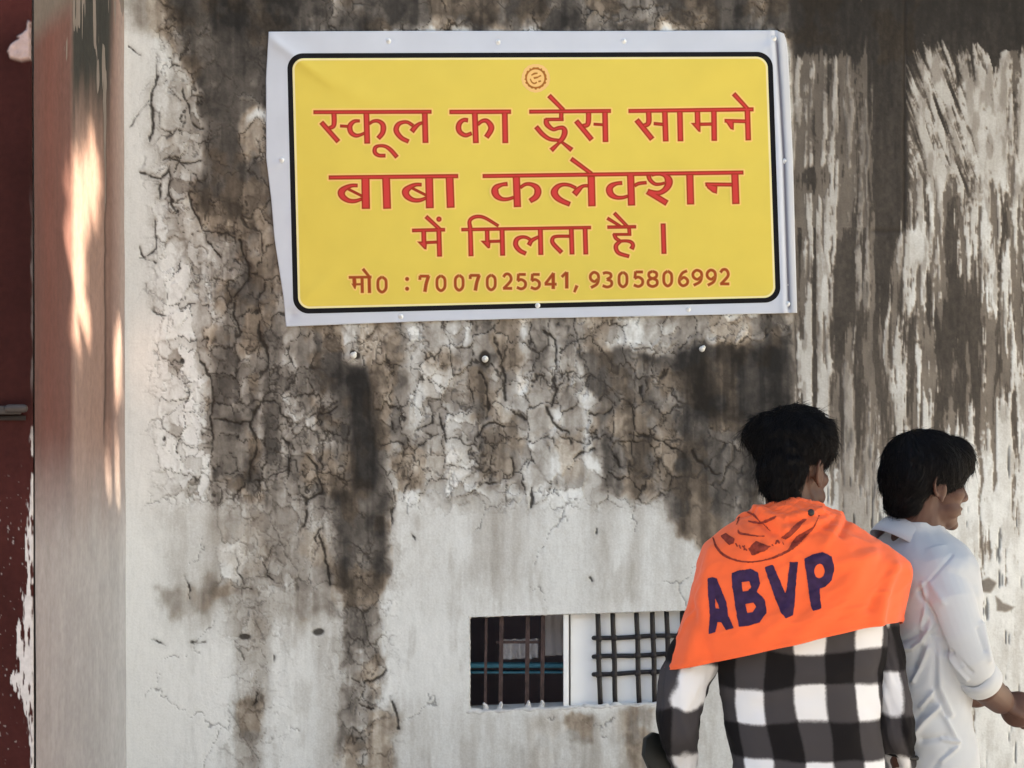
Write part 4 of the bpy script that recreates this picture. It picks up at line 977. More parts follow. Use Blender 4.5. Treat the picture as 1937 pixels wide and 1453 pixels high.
def hair_obj(name, parent, Lp, R, s, lumps, n_strand, flow, seed, amp, length, lift, rad=.0011):
    bm = bmesh.new()
    for p, r in lumps: ellip(bm, Lp(*p), [k * s for k in r], R, 26)
    me = fuse(bm, .0055, 8)
    v = verts_of(me); nn = norms_of(me)
    d = np.array([mnoise.noise(Vector(x) * 22 + Vector((seed, 0, 0))) + .6 * mnoise.noise(Vector(x) * 60) for x in v])
    v += nn * (d * amp)[:, None]; set_verts(me, v); nn = norms_of(me)
    rnd = np.random.RandomState(seed); c = np.array(Lp(0, 0, .02)); Fv = np.array(R @ Vector((1, 0, 0))); 
    cl = rnd.choice(len(v), n_strand); VV, FF = [], []
    for i in cl:
        p, n_ = v[i].copy(), nn[i]
        dirv = flow(p - c, n_, Fv, rnd); dirv -= n_ * dirv.dot(n_); L_ = np.linalg.norm(dirv) + 1e-6; dirv /= L_
        ln = length * (.6 + .8 * rnd.rand()); bend = rnd.randn(3) * .35
        sd = np.cross(dirv, n_); base = len(VV); k_ = 6; up = lift * rnd.rand()
        for q in range(k_):
            t = q / (k_ - 1); pt = p + dirv * ln * (t - .3) + n_ * (.0012 + up * ln * t * t * 1.2 - ln * .35 * (t - .3) ** 2) + bend * ln * t * t * .5
            w = rad * (1 - t * .85) * (1 if q else .5)
            VV += [pt + sd * w, pt - sd * w * .5 + n_ * w * .87, pt - sd * w * .5 - n_ * w * .87]
        for q in range(k_ - 1):
            for e in range(3):
                FF.append((base + q * 3 + e, base + q * 3 + (e + 1) % 3, base + q * 3 + 3 + (e + 1) % 3, base + q * 3 + 3 + e))
    n0 = len(v); fv = [tuple(p.vertices) for p in me.polygons]
    allv = np.vstack([v, np.array(VV)]); 
    m2 = bpy.data.meshes.new(name); m2.from_pydata(allv.tolist(), [], fv + [tuple(x + n0 for x in f_) for f_ in FF])
    m2.polygons.foreach_set("use_smooth", [True] * len(m2.polygons)); m2.update(); bpy.data.meshes.remove(me)
    return link(name, m2, hairm, parent)

def loft(path, n=64, fold=0, seed=0, power=2.0, tilt=None):
    """rings: (centre, width axis, depth axis, half width, half depth) -> verts, quads, u, v"""
    q = spline(np.array([np.concatenate([c, a, b, [w, d]]) for c, a, b, w, d in path]), 10)
    c, a, b, w, d = q[:, :3], q[:, 3:6], q[:, 6:9], q[:, 9], q[:, 10]
    th = np.linspace(-np.pi, np.pi, n + 1); ca, sb = np.sin(th), -np.cos(th)      # theta 0 = back of the figure
    ca = np.sign(ca) * np.abs(ca) ** (2 / power); sb = np.sign(sb) * np.abs(sb) ** (2 / power)
    s = np.concatenate([[0], np.cumsum(np.linalg.norm(np.diff(c, axis=0), axis=1))])
    S, TH = np.meshgrid(s, th, indexing='ij')
    off = 0
    if fold:
        off = fold * ((fbm(TH * 1.1 + S * 6, S * 16, seed, 3) - .5) * 2 + .8 * (fbm(TH * 2.2 - S * 9, S * 9, seed + 5, 3) - .5) * 2)
        off = off * .5 + .5 * off[:, ::-1] * (np.abs(TH) > 2.9) + .5 * off * (np.abs(TH) <= 2.9)
    Wd = w[:, None] + off; Dd = d[:, None] + off
    V = c[:, None, :] + a[:, None, :] * (Wd * ca)[..., None] + b[:, None, :] * (Dd * sb)[..., None]
    u = np.concatenate([np.zeros((len(s), 1)), np.cumsum(np.linalg.norm(np.diff(V, axis=1), axis=2), axis=1)], 1)
    u = u - u[:, [n // 2]]
    return V, grid_faces(len(s), n + 1), u, S

# ---------------------------------------------------------------- person in the orange scarf
YA = -1.40
A = lambda px, py, dy=0.0: P(px, py, YA + dy)
pa = empty("person", (A(1515, 1300).x, YA, 0))
tag(pa, "person seen from behind in an orange scarf over a black and white checked shirt", "person")
bm = bmesh.new(); sA = .95
LA, RA = head_into(bm, A(1501, 889, .0), 40, sA, tilt=.06)
for c, r in [((1512, 1020, .0), (.15, .06, .06)), ((1512, 1080, .0), (.17, .085, .10)), ((1512, 1200, .0), (.165, .085, .14)), ((1515, 1350, .0), (.15, .085, .14)), ((1525, 1500, .0), (.16, .09, .12))]:
    ellip(bm, A(*c), r, None, 20)
tube(bm, [A(1498, 950, -.01), A(1505, 1020, -.005)], [.055, .07], 18)
armL = [A(1385, 1085), A(1345, 1180, .0), A(1296, 1290, 0), A(1283, 1355, -.005), A(1287, 1420, .04), A(1290, 1452, .065)]
armR = [A(1645, 1085), A(1672, 1180, .0), A(1684, 1280, 0), A(1692, 1340, -.005), A(1700, 1420, .04), A(1704, 1452, .065)]
for arm in (armL, armR): tube(bm, arm, [.046, .038, .031, .032, .029, .025], 14)
hand_into(bm, A(1291, 1455, .067), (-.16, .10, -.95), (.45, .8, .0), .75, .92, left=True)
hand_into(bm, A(1704, 1455, .067), (-.02, .12, -.95), (-.6, .7, .0), .5, .92)
zf = A(1525, 1550).z; xA = A(1522, 1450).x
for q in (-1, 1): tube(bm, [(xA + q * .085, YA, .78), (xA + q * .10, YA + .01, .46), (xA + q * .105, YA - .015, .10)], [.085, .055, .04], 14)
body = link("body", fuse(bm, .0042, 3), skin, pa)
eyes(LA, RA, sA, pa)
def flowA(r, n, F, rnd):
    t = np.array([r[0] * .6, r[1] * .6, -.05]) + F * .035 * (r[2] > .03)
    t[2] -= max(0, .06 - r[2]) * 1.6
    return t + rnd.randn(3) * .024
hair_obj("hair", pa, LA, RA, sA, [((.0, 0, .074), (.110, .104, .086)), ((.030, 0, .118), (.066, .060, .045)), ((-.04, .03, .080), (.080, .080, .066)), ((.06, -.02, .095), (.05, .05, .04)), ((-.052, 0, .012), (.062, .068, .075)), ((-.055, 0, -.045), (.046, .050, .055)), ((.075, -.03, .072), (.040, .045, .040)), ((.03, .0, .04), (.075, .073, .05))], 7000, flowA, 11, .010, .038, .24, .0009)

# checked shirt
check = bpy.data.materials.new("checked_flannel"); check.use_nodes = True
nt = check.node_tree; L = nt.links.new; pb = nt.nodes["Principled BSDF"]; pb.inputs["Roughness"].default_value = .92; pb.inputs["Specular IOR Level"].default_value = .15
def band(name, soft):
    a = nt.nodes.new("ShaderNodeAttribute"); a.attribute_name = name
    fr = nt.nodes.new("ShaderNodeMath"); fr.operation = 'PINGPONG'; fr.inputs[1].default_value = .5; L(a.outputs["Fac"], fr.inputs[0])
    nz = nt.nodes.new("ShaderNodeTexNoise"); nz.inputs["Scale"].default_value = 160; tc = nt.nodes.new("ShaderNodeTexCoord"); L(tc.outputs["Object"], nz.inputs["Vector"])
    ad = nt.nodes.new("ShaderNodeMath"); ad.operation = 'MULTIPLY_ADD'; ad.inputs[1].default_value = .022; L(nz.outputs["Fac"], ad.inputs[0]); L(fr.outputs[0], ad.inputs[2])
    mr = nt.nodes.new("ShaderNodeMapRange"); mr.interpolation_type = 'SMOOTHSTEP'; mr.inputs["From Min"].default_value = .258 - soft; mr.inputs["From Max"].default_value = .258 + soft; mr.inputs["To Min"].default_value = 1; mr.inputs["To Max"].default_value = 0
    L(ad.outputs[0], mr.inputs["Value"]); return mr.outputs[0]
bu, bv = band("cu", .032), band("cv", .032)
su = nt.nodes.new("ShaderNodeMath"); su.operation = 'ADD'; L(bu, su.inputs[0]); L(bv, su.inputs[1])
hf = nt.nodes.new("ShaderNodeMath"); hf.operation = 'MULTIPLY'; hf.inputs[1].default_value = .5; L(su.outputs[0], hf.inputs[0])
rp = nt.nodes.new("ShaderNodeValToRGB"); rp.color_ramp.elements[0].color = (.0075, .0065, .0075, 1); rp.color_ramp.elements[1].color = (.62, .62, .65, 1)
e = rp.color_ramp.elements.new(.5); e.color = (.046, .042, .046, 1); e = rp.color_ramp.elements.new(.75); e.color = (.24, .235, .245, 1)
L(hf.outputs[0], rp.inputs[0]); L(rp.outputs[0], pb.inputs["Base Color"])
nz = nt.nodes.new("ShaderNodeTexNoise"); nz.inputs["Scale"].default_value = 600; bp = nt.nodes.new("ShaderNodeBump"); bp.inputs["Strength"].default_value = .3; bp.inputs["Distance"].default_value = .001
L(nz.outputs["Fac"], bp.inputs["Height"]); L(bp.outputs[0], pb.inputs["Normal"])
PU, PV = .147, .170
def cloth_mesh(name, V, F, cu, cv):
    me = np_mesh(name, V.reshape(-1, 3), F); attr(me, "cu", cu); attr(me, "cv", cv); return me
ex, ey = np.array((1., 0, 0)), np.array((0, 1., 0))
rings = []
for py, l, r, hd in [(985, 1462, 1548, .055), (1015, 1400, 1612, .075), (1045, 1352, 1655, .095), (1100, 1342, 1672, .112), (1180, 1352, 1674, .118), (1260, 1357, 1668, .112), (1340, 1366, 1666, .106), (1453, 1386, 1668, .110), (1560, 1384, 1680, .122), (1620, 1384, 1682, .124)]:
    a0, b0 = A(l, py), A(r, py); rings.append((np.array((a0 + b0) / 2), ex, ey, (b0.x - a0.x) / 2, hd))
V, F, U, S = loft(rings, 120, .009, 3, 2.5)
z0 = A(1525, 1336, -.11).z
cu = (U - .012) / PU + .16 * (fbm(V[..., 0] * 9, V[..., 2] * 7, 41, 3) - .5); cv = (V[..., 2] - z0) / PV + .20 * (fbm(V[..., 0] * 7 + 9, V[..., 2] * 9, 43, 3) - .5)
sh_parts = [(V, F, cu, cv)]
def sleeve(path, fold, seed, v_c, u_c, py_c):
    pts = [A(x, y, d) for x, y, d, r in path]; rg = []
    for i, p in enumerate(pts):
        t = (pts[min(i + 1, len(pts) - 1)] - pts[max(i - 1, 0)]).normalized(); a = Vector((0, 1, 0)).cross(t).normalized(); b = t.cross(a)
        if a.x < 0: a = -a
        if b.y < 0: b = -b
        rg.append((np.array(p), np.array(a), np.array(b), path[i][3], path[i][3] * 1.02))
    V, F, U, S = loft(rg, 64, fold, seed, 2.15)
    zc = A(path[2][0], py_c).z
    return V, F, (U - u_c) / (PU * 1.4) + .2 * (fbm(V[..., 0] * 12, V[..., 2] * 9, 45, 3) - .5), (V[..., 2] - zc) / (PV * 1.3) + .25 * (fbm(V[..., 0] * 12, V[..., 2] * 9, 47, 3) - .5)
sh_parts.append(sleeve([(1385, 1055, 0, .055), (1372, 1100, 0, .060), (1342, 1180, 0, .060), (1303, 1268, 0, .0600), (1285, 1325, -.005, .056), (1281, 1375, 0, .050), (1287, 1420, .045, .038), (1290, 1446, .066, .034)], .008, 21, 0, .026, 1297))
sh_parts.append(sleeve([(1636, 1055, 0, .050), (1648, 1100, 0, .052), (1664, 1175, 0, .045), (1682, 1265, 0, .0385), (1690, 1325, -.005, .044), (1696, 1380, 0, .043), (1703, 1420, .045, .037), (1706, 1446, .066, .034)], .008, 33, 0, -.036, 1310))
vs_, fs_, us_, cs_, n0 = [], [], [], [], 0
for V, F, cu, cv in sh_parts:
    vs_.append(V.reshape(-1, 3)); fs_.append(F + n0); n0 += V.shape[0] * V.shape[1]; us_.append(cu.ravel()); cs_.append(cv.ravel())
link("checked_shirt", cloth_mesh("checked_shirt", np.vstack(vs_), np.vstack(fs_), np.concatenate(us_), np.concatenate(cs_)), check, pa)
def trousers(parent, x, y, name="trousers", w=.085):
    bm = bmesh.new(); ellip(bm, (x, y, .74), (.15, .095, .10), None, 20)
    for q in (-1, 1): tube(bm, [(x + q * w, y, .74), (x + q * (w + .012), y + .012, .47), (x + q * (w + .018), y - .01, .09)], [.088, .074, .066], 18)
    link(name, fuse(bm, .008, 6), jeans, parent)
    for q in (-1, 1):
        bm = bmesh.new(); ellip(bm, (x + q * (w + .02), y + .05, .042), (.047, .135, .042), None, 16); ellip(bm, (x + q * (w + .02), y - .02, .06), (.045, .06, .05), None, 14)
        box(bm, (x + q * (w + .02), y + .045, .011), (.088, .26, .02), bevel=.008); link("shoe", fuse(bm, .006, 4), shoe, parent)
trousers(pa, xA, YA)
# cord bracelet
bm = bmesh.new(); c = A(1703, 1424, .045); ring = [c + Vector((.041 * math.cos(t), .041 * math.sin(t), -.008 * math.cos(t) - .004)) for t in np.linspace(0, 2 * math.pi, 22)]
tube(bm, ring, [.0042] * 22, 8, False); bm_obj("bracelet", bm, mat("black_cord", (.012, .011, .012), .6, .3), pa)

# orange scarf: rows from the neck to the hem, columns from the left front round the back to the right front
G = [[(1462, 990, .07), (1440, 963, 0), (1452, 952, -.045), (1476, 945, -.07), (1500, 943, -.078), (1524, 944, -.07), (1545, 951, -.05), (1563, 966, 0), (1560, 992, .06)],
     [(1440, 1005, .07), (1416, 972, 0), (1436, 966, -.06), (1466, 961, -.092), (1500, 959, -.102), (1532, 960, -.095), (1560, 966, -.065), (1586, 976, 0), (1580, 1004, .07)],
     [(1415, 1020, .07), (1388, 987, 0), (1412, 988, -.072), (1455, 986, -.108), (1500, 985, -.12), (1540, 985, -.115), (1575, 986, -.08), (1608, 988, 0), (1600, 1014, .07)],
     [(1360, 1075, .08), (1332, 1038, 0), (1358, 1042, -.082), (1425, 1046, -.132), (1500, 1046, -.145), (1570, 1042, -.138), (1628, 1036, -.098), (1664, 1024, 0), (1660, 1060, .08)],
     [(1330, 1140, .08), (1304, 1120, 0), (1334, 1122, -.086), (1412, 1125, -.138), (1500, 1121, -.152), (1580, 1110, -.15), (1656, 1092, -.112), (1722, 1066, 0), (1704, 1092, .08)],
     [(1308, 1215, .08), (1280, 1198, 0), (1315, 1198, -.084), (1402, 1190, -.138), (1500, 1175, -.158), (1585, 1158, -.154), (1664, 1140, -.118), (1719, 1122, 0), (1702, 1140, .08)],
     [(1285, 1295, .08), (1255, 1272, 0), (1304, 1263, -.078), (1400, 1243, -.134), (1500, 1221, -.158), (1595, 1198, -.154), (1664, 1183, -.118), (1707, 1177, 0), (1696, 1186, .08)]]
G = np.array(G, float); nr, nc = G.shape[:2]
tmp = np.stack([spline(G[:, j], 20) for j in range(nc)], 1); GR = np.stack([spline(tmp[i], 20) for i in range(len(tmp))], 0)
gv, gu = np.meshgrid(np.linspace(0, 1, GR.shape[0]), np.linspace(0, 1, GR.shape[1]), indexing='ij')
V = at_y(GR[..., 0], GR[..., 1], YA + GR[..., 2])
me0 = np_mesh("scarf", V.reshape(-1, 3), grid_faces(*V.shape[:2])); nn = norms_of(me0).reshape(V.shape)
if nn[60, 80, 1] > 0: nn = -nn
px_, py_ = GR[..., 0], GR[..., 1]
rdg = 1 - 2 * np.abs(fbm(gu * 8 + gv * 5, gv * 6 - gu * 3, 209, 3) - .5)
d = .0035 * sstep(.70, 1.0, rdg) * sstep(.35, .6, fbm(gu * 3, gv * 3, 215)) + .010 * (fbm(gu * 5 + gv * 2, gv * 2.2 - gu * 1.6, 201, 3) - .5) + .004 * (fbm(gu * 16, gv * 7, 203, 3) - .5)
d += .017 * (fbm(gu * 3.2 + 1.2 * gv, gv * 13 - 1.8 * np.abs(gu - .5) * 8, 205, 3) - .5) * np.exp(-((gv - .16) / .22) ** 2)
for pts, amp, w in [([(1640, 1060), (1600, 1120), (1500, 1210)], .006, 20), ([(1345, 1040), (1330, 1160), (1300, 1262)], .007, 14), ([(1310, 1150), (1345, 1255)], -.006, 12), ([(1445, 975), (1490, 1005), (1560, 985)], .007, 9), ([(1440, 990), (1490, 1024), (1575, 990)], -.005, 8),
                    ([(1430, 965), (1480, 984), (1550, 968)], .006, 7), ([(1585, 980), (1575, 1005), (1560, 1030)], .006, 9), ([(1600, 990), (1590, 1012)], -.006, 6), ([(1690, 1075), (1668, 1130), (1662, 1180)], .009, 11), ([(1680, 1080), (1648, 1150)], -.006, 10), ([(1650, 1050), (1580, 1068), (1540, 1060)], .005, 12),
                    ([(1440, 1205), (1470, 1180), (1500, 1140)], .004, 12), ([(1400, 1000), (1420, 1030), (1470, 1050)], .005, 10)]:
    d += 1.5 * amp * np.exp(-(line_dist(px_, py_, pts) / w) ** 2)
d += .0022 * np.exp(-((gv - .982) / .010) ** 2)
d += .004 * np.sin(gu * 60 + 6 * fbm(gu * 6, gv * 2, 207)) * sstep(.86, 1, gv) * .5
V = V + nn * d[..., None]
me0.vertices.foreach_set("co", V.astype(np.float32).ravel()); me0.update()
orange = mat("orange_cotton", (.77, .118, .036), .9, .15, (700, .25, .001), (14, .07), sheen=.15)
scarf = link("scarf", me0, orange, pa); so = scarf.modifiers.new("thick", 'SOLIDIFY'); so.thickness = .0022; so.offset = 0
bvh = BVHTree.FromPolygons([tuple(x) for x in V.reshape(-1, 3)], [tuple(x) for x in grid_faces(*V.shape[:2])])
def on_scarf(x, y, lift):
    out = []
    for a, b in zip(x, y):
        dr = Vector(ray(a, b)).normalized(); h = bvh.ray_cast(Vector(CAM), dr)
        if h[0] is None:
            q = P(a, b, YA - .12); h = bvh.find_nearest(q)
        n = h[1] if h[1].dot(dr) < 0 else -h[1]
        out.append(h[0] + n * (.0019 + lift / 1000))
    return np.array(out)
o_, s_ = (1320, 930), 5.01
PG = lambda p: np.array(p, float) / s_ + np.array(o_)
xs = np.arange(1332, 1585, 1.25); ys = np.arange(1040, 1206, 1.25); GX, GY = np.meshgrid(xs, ys)
wob = 1.2 * (fbm(GX / 6, GY / 6, 211) - .5) * 2
f = np.full(GX.shape, 99.)
t = np.linspace(0, 2 * np.pi, 24, endpoint=False)
for outer, holes in [([(98, 822), (140, 812), (182, 822), (225, 930), (275, 1050), (292, 1180), (342, 1292), (268, 1312), (226, 1240), (190, 1238), (170, 1332), (106, 1352), (116, 1200), (98, 960)], [[(165, 1010), (192, 1060), (206, 1112), (168, 1112)]]),
                     ([(322, 770), (420, 745), (500, 730), (570, 765), (592, 870), (562, 950), (635, 1020), (652, 1150), (590, 1240), (480, 1270), (390, 1282), (352, 1050), (330, 900)], [[(415, 860), (490, 850), (506, 900), (480, 942), (430, 947)], [(450, 1065), (530, 1050), (552, 1090), (520, 1142), (470, 1152)]]),
                     ([(633, 715), (710, 693), (742, 760), (828, 965), (846, 900), (868, 668), (952, 664), (935, 800), (912, 1060), (902, 1170), (830, 1202), (790, 1150), (720, 980), (660, 800)], []),
                     ([(1008, 640), (1090, 600), (1180, 578), (1262, 620), (1292, 720), (1267, 840), (1205, 905), (1152, 922), (1168, 1108), (1096, 1137), (1068, 1080), (1050, 930), (1022, 750)], [np.column_stack([1150 + 50 * np.cos(t), 752 + 70 * np.sin(t)])])]:
    g = poly_sdf(GX, GY, PG(outer))
    for h in holes: g = np.maximum(g, -poly_sdf(GX, GY, PG(h)))
    f = np.minimum(f, g)
navy = mat("navy_paint", (.030, .014, .050), .85, .2, (400, .3, .001), (60, .35))
flat_part("painted_letters", xs, ys, f + wob * .8, .5, navy, pa, place=on_scarf)
xs = np.arange(1345, 1556, 1.25); ys = np.arange(962, 1068, 1.25); GX, GY = np.meshgrid(xs, ys)
items = [([(148, 440), (180, 530), (260, 610), (400, 660), (550, 665), (700, 630), (860, 560), (1000, 450), (1090, 340), (1148, 228)], [12, 24, 22, 17, 13, 17, 22, 18, 12, 9]),
         ('poly', [(790, 435), (1000, 252), (1032, 270), (920, 380), (830, 460)]), ('poly', [(215, 425), (270, 398), (352, 450), (340, 492), (300, 512)]), ('poly', [(480, 540), (550, 472), (640, 510), (695, 522), (640, 560), (590, 575), (540, 600), (510, 602)]),
         ([(360, 490), (380, 525)], 12), ([(395, 510), (410, 545)], 12), ([(425, 515), (470, 560)], 14), ([(450, 510), (440, 560)], 10), ([(385, 365), (400, 395), (470, 412), (560, 424), (640, 424)], [10, 20, 18, 12, 8]), ([(735, 500), (750, 470), (775, 490)], 14), ([(700, 500), (715, 520)], 10), ([(800, 480), (815, 510)], 10),
         ([(480, 285), (580, 300), (690, 262), (745, 240)], [14, 20, 28, 10]), ([(470, 195), (540, 228), (590, 285)], [12, 22, 10]), ([(380, 270), (400, 240), (370, 320)], 9), ([(620, 300), (690, 380)], 8), ('poly', [(930, 420), (1100, 325), (1030, 430), (900, 528), (860, 545)])]
f = union_sdf(xs, ys, T(o_, s_, items)) + .9 * (fbm(GX / 4, GY / 4, 213) - .5) * 2
flat_part("painted_emblem", xs, ys, f, .4, mat("faded_maroon_paint", (.20, .034, .022), .9, .15, (400, .3, .001), (90, .5)), pa, place=on_scarf)
bm = bmesh.new(); p = on_scarf([1533.5], [969], 1.0)[0]; ellip(bm, p, (.0085, .005, .0085), None, 14); bm_obj("pin", bm, mat("black_pin", (.01, .008, .01), .4, .4), pa)

# the small black thing in the left hand
bm = bmesh.new(); c = A(1240, 1420, .05); R = Matrix.Rotation(math.radians(-24), 3, 'Y') @ Matrix.Rotation(math.radians(22), 3, 'Z')
prof = [(-.028, -.055), (.024, -.055), (.034, -.02), (.030, .028), (.012, .044), (-.014, .040), (-.036, .006), (-.036, -.03)]
fr = [bm.verts.new(c + R @ Vector((x, -.009, z))) for x, z in prof]; bk = [bm.verts.new(c + R @ Vector((x, .009, z))) for x, z in prof]
bm.faces.new(fr); bm.faces.new(bk[::-1])
for i in range(8): bm.faces.new((fr[i], fr[i - 1], bk[i - 1], bk[i]))
bmesh.ops.bevel(bm, geom=list(bm.edges), offset=.004, segments=3, affect='EDGES', profile=.6)
pouch = bm_obj("pouch", bm, mat("black_leather", (.006, .007, .0065), .5, .3, (60, .3, .002), (40, .4)), None)
tag(pouch, "small black pouch held in the left hand of the person with the orange scarf", "pouch")

# ---------------------------------------------------------------- person in the white shirt
YB = -1.20
B = lambda px, py, dy=0.0: P(px, py, YB + dy)
pb_ = empty("person", (B(1740, 1300).x, YB, 0))
tag(pb_, "person in a white shirt with rolled sleeves, facing right, standing beyond the orange scarf", "person")
bm = bmesh.new(); sB = .955; hc = B(1753, 916)
LB, RB = head_into(bm, hc, 73, sB, tilt=.05)
t28 = math.radians(28); rv = np.array((math.sin(t28), -math.cos(t28), 0)); fv = np.array((math.cos(t28), math.sin(t28), 0))
for px, py, r in [(1735, 1075, (.10, .15, .07)), (1732, 1180, (.095, .155, .14)), (1726, 1330, (.095, .14, .14)), (1735, 1460, (.09, .14, .12))]:
    ellip(bm, B(px, py), r, Matrix.Rotation(t28, 3, 'Z'), 18)
tube(bm, [B(1742, 950), B(1738, 1040)], [.054, .065], 18)
tube(bm, [B(1784, 1085, -.12), B(1820, 1200, -.15), B(1842, 1272, -.15), B(1862, 1298, -.12), B(1893, 1326, -.03)], [.05, .044, .040, .041, .034], 16)
tube(bm, [B(1660, 1080, .17), B(1680, 1220, .2), B(1740, 1300, .28), B(1850, 1320, .32)], [.05, .043, .036, .028], 14)
hand_into(bm, B(1896, 1330, -.03), (.82, .45, -.22), (.1, .5, -.6), 1.2, 1.2)
ellip(bm, B(1926, 1342, -.005), (.046, .04, .046), None, 16)
xB = B(1738, 1450).x
for q in (-1, 1): tube(bm, [(xB + q * .055, YB, .78), (xB + q * .07, YB + .01, .46), (xB + q * .085, YB - .015, .10)], [.07, .055, .04], 14)
link("body", fuse(bm, .0042, 3), skin, pb_)
eyes(LB, RB, sB, pb_)
def flowB(r, n, F, rnd):
    return np.array([r[0], r[1], -.10]) * .8 + F * .06 * (r[2] > .05) + rnd.randn(3) * .008
hair_obj("hair", pb_, LB, RB, sB, [((-.006, 0, .052), (.120, .098, .093)), ((.055, 0, .070), (.074, .076, .062)), ((.088, 0, .052), (.040, .060, .032)), ((-.060, 0, .015), (.068, .084, .084)), ((-.068, 0, -.045), (.046, .066, .05)), ((.0, 0, .025), (.045, .086, .045))], 4200, flowB, 5, .0035, .034, .12, .0010)
# shirt
bm = bmesh.new()
rg = []
for px, py, hw, hd in [(1728, 984, .060, .056), (1734, 1006, .078, .066), (1737, 1028, .125, .085), (1735, 1052, .168, .102), (1734, 1085, .185, .116), (1731, 1150, .188, .124), (1725, 1250, .175, .122), (1722, 1340, .170, .122), (1736, 1453, .178, .128), (1742, 1560, .19, .135), (1742, 1630, .19, .135)]:
    rg.append((np.array(B(px, py)), rv, -fv, hw, hd))
V, F, U, S = loft(rg, 90, .006, 61, 2.3)
vs = [bm.verts.new(x) for x in V[:, :-1].reshape(-1, 3)]; n_ = V.shape[1] - 1
for i in range(V.shape[0] - 1):
    for k in range(n_): bm.faces.new((vs[i * n_ + k], vs[i * n_ + (k + 1) % n_], vs[(i + 1) * n_ + (k + 1) % n_], vs[(i + 1) * n_ + k]))
bm.faces.new(vs[:n_]); bm.faces.new(vs[-n_:])
tube(bm, [B(1772, 1075, -.10), B(1796, 1140, -.145), B(1817, 1200, -.16), B(1836, 1245, -.16), B(1846, 1268, -.15)], [.064, .063, .0575, .054, .050], 24)
tube(bm, [B(1668, 1080, .15), B(1678, 1220, .20), B(1720, 1290, .26)], [.064, .056, .05], 20)
me = fuse(bm, .0038, 6)
v = verts_of(me); nn = norms_of(me); px_, py_ = project(v); nearside = nn[:, 1] < .35
d = .003 * np.array([mnoise.noise(Vector((x[0] * 14, x[1] * 14, x[2] * 7))) for x in v])
for pts, amp, w in [([(1705, 1226), (1725, 1227), (1742, 1214), (1757, 1191)], .009, 5), ([(1700, 1215), (1735, 1200), (1752, 1175)], -.006, 7), ([(1755, 1227), (1742, 1259), (1727, 1289)], .008, 6), ([(1742, 1225), (1728, 1262)], -.005, 8), ([(1765, 1308), (1742, 1338)], .007, 6), ([(1776, 1336), (1748, 1364), (1727, 1392)], .011, 8), ([(1760, 1330), (1735, 1358)], -.006, 7),
                    ([(1782, 1345), (1810, 1402)], .008, 6), ([(1782, 1398), (1812, 1404)], .008, 5), ([(1745, 1400), (1785, 1395)], -.008, 9), ([(1767, 1189), (1771, 1236), (1768, 1302), (1789, 1353)], -.007, 6), ([(1775, 1240), (1778, 1300), (1800, 1352)], .006, 7), ([(1810, 1414), (1780, 1440)], .007, 6), ([(1795, 1420), (1765, 1453)], -.005, 8),
                    ([(1793, 1236), (1808, 1259), (1830, 1285)], .007, 4), ([(1800, 1232), (1818, 1252), (1838, 1272)], -.006, 4), ([(1806, 1238), (1826, 1262)], .005, 3), ([(1740, 1120), (1765, 1165), (1790, 1235)], -.010, 6), ([(1745, 1105), (1752, 1150), (1742, 1190)], .006, 6), ([(1758, 1100), (1785, 1140)], .004, 9), ([(1742, 1118), (1790, 1062), (1800, 1050)], -.003, 4),
                    ([(1858, 1180), (1872, 1250)], .006, 7), ([(1850, 1190), (1862, 1230)], -.004, 5), ([(1765, 1200), (1783, 1212), (1796, 1240)], -.004, 6)]:
    d += np.where(nearside, 1.15 * amp * np.exp(-(line_dist(px_, py_, pts) / (.72 * w)) ** 1.6), 0)
set_verts(me, v + nn * d[:, None])
white = mat("white_cotton", (.41, .43, .465), .88, .2, (500, .2, .001), (12, .04), sheen=.1)
link("shirt", me, white, pb_)
# collar and rolled cuff
def band_obj(name, c, ax, rings_, n, m, parent, gap=0.0):
    """closed strip of cloth round an axis; rings_ = (offset along axis, radius)"""
    ax = Vector(ax).normalized(); u = Vector((1, 0, 0)); u = (u - ax * u.dot(ax)).normalized(); w = ax.cross(u); VV = []
    for off, r, sq in rings_:
        for k in range(n):
            t = 2 * math.pi * k / n; VV.append(c + ax * off + (u * math.cos(t) * r * sq + w * math.sin(t) * r) * (1 + .03 * math.sin(3 * t + off * 60)))
    FF = [(i * n + k, i * n + (k + 1) % n, (i + 1) * n + (k + 1) % n, (i + 1) * n + k) for i in range(len(rings_) - 1) for k in range(n)]
    me = py_mesh(name, VV, FF, True); o = link(name, me, m, parent); s = o.modifiers.new("t", 'SOLIDIFY'); s.thickness = .002; s.offset = 0; return o
cc = B(1729, 1003, .01)
band_obj("collar", cc, (.50, .22, .84), [(-.058, .090, 1.06), (-.036, .082, 1.07), (-.014, .075, 1.06), (.010, .067, 1.05), (.024, .061, 1.03), (.028, .0585, 1.02), (.024, .055, 1.02), (-.02, .057, 1.03)], 40, white, pb_)
wr = (B(1893, 1326, -.03) - B(1852, 1286, -.13)).normalized()
band_obj("cuff", B(1855, 1284, -.13), wr, [(-.046, .040, 1), (-.030, .0495, 1), (-.022, .0505, 1), (-.004, .051, 1), (.012, .0495, 1), (.018, .046, 1), (.012, .043, 1)], 32, white, pb_)
trousers(pb_, xB, YB)
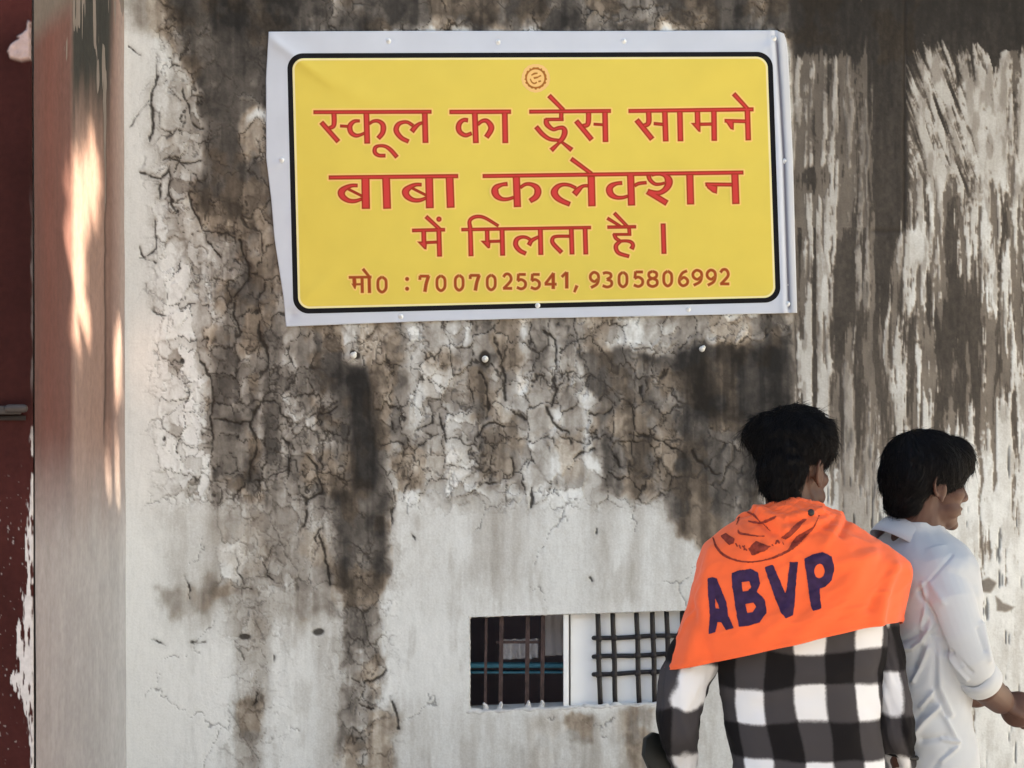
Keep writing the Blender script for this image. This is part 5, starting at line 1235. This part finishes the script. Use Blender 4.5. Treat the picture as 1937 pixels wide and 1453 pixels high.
# ================================================================ added out-of-view crown: keeps the sun off the wall, gaps cut for the streaks
LX = XP
GAPS = [([(147, 350), (147, 520)], 17), ([(152, 520), (156, 640)], 10), ([(172, 280), (182, 360)], 12), ([(222, 640), (219, 740)], 9), ([(211, 800), (213, 910)], 12), ([(215, 900), (218, 980)], 8)]
GAPS = [([tuple(at_x(x, y, LX)[1:]) for x, y in pts], w / 150.0 * .95, w) for pts, w in GAPS]
cc = Vector((-.1, -.7, 1.6)) + SUN_DIR * 7.5
rnd = np.random.RandomState(9)
N = 34000
dirs = rnd.randn(N, 3); dirs /= np.linalg.norm(dirs, axis=1)[:, None]
pos = np.array(cc) + dirs * (rnd.rand(N) ** .42)[:, None] * np.array((3.0, 3.0, 2.6))
pos += .35 * np.array([mnoise.noise_vector(Vector(p) * .9) for p in pos])
S_ = np.array(SUN_DIR); tt = (pos[:, 0] - LX) / S_[0]; hit = pos - tt[:, None] * S_
keep = np.ones(N, bool)
for pts, w, _ in GAPS:
    keep &= ~(line_dist(hit[:, 1] / 1.0, hit[:, 2], pts) < w * .9 + .10)
pos = pos[keep]
keep = pos[:, 2] > 3.4
pos = pos[keep]
n = len(pos); a = rnd.randn(n, 3); a /= np.linalg.norm(a, axis=1)[:, None]; b = np.cross(a, rnd.randn(n, 3)); b /= np.linalg.norm(b, axis=1)[:, None]
ln = (.11 + .08 * rnd.rand(n))[:, None]; wd = ln * .45
shape = [(-1, 0), (-.35, .8), (.35, .75), (1, 0), (.35, -.75), (-.35, -.8)]
V = np.stack([pos + a * ln * s + b * wd * t for s, t in shape], 1).reshape(-1, 3)
me = np_mesh("crown", V, np.arange(n * 6).reshape(n, 6), False)
added_tree = empty("added_tree", (cc.x + .3, cc.y - .3, 0))
tag(added_tree, "leafy crown and trunk added out of view to keep the sun off the wall", "added_tree")
link("crown", me, mat("green_leaves", (.05, .10, .028), .6, .3, noise=(3, .3)), added_tree)
bm = bmesh.new(); b0 = Vector((cc.x + .3, cc.y - .3, 0))
tube(bm, [b0, b0 + Vector((.05, .04, 1.4)), b0 + Vector((-.05, .1, 2.8)), cc + Vector((0, 0, .4))], [.26, .20, .17, .08], 14)
for k in range(7):
    t = k * 2 * math.pi / 7; tube(bm, [b0 + Vector((0, .05, 2.3 + .15 * k)), cc + Vector((1.1 * math.cos(t), 1.1 * math.sin(t), -.6)), cc + Vector((2.0 * math.cos(t), 2.0 * math.sin(t), .4))], [.08, .05, .02], 8)
bm_obj("trunk", bm, mat("tree_bark", (.12, .09, .065), .95, .2, (40, .8, .02), (10, .3)), added_tree)
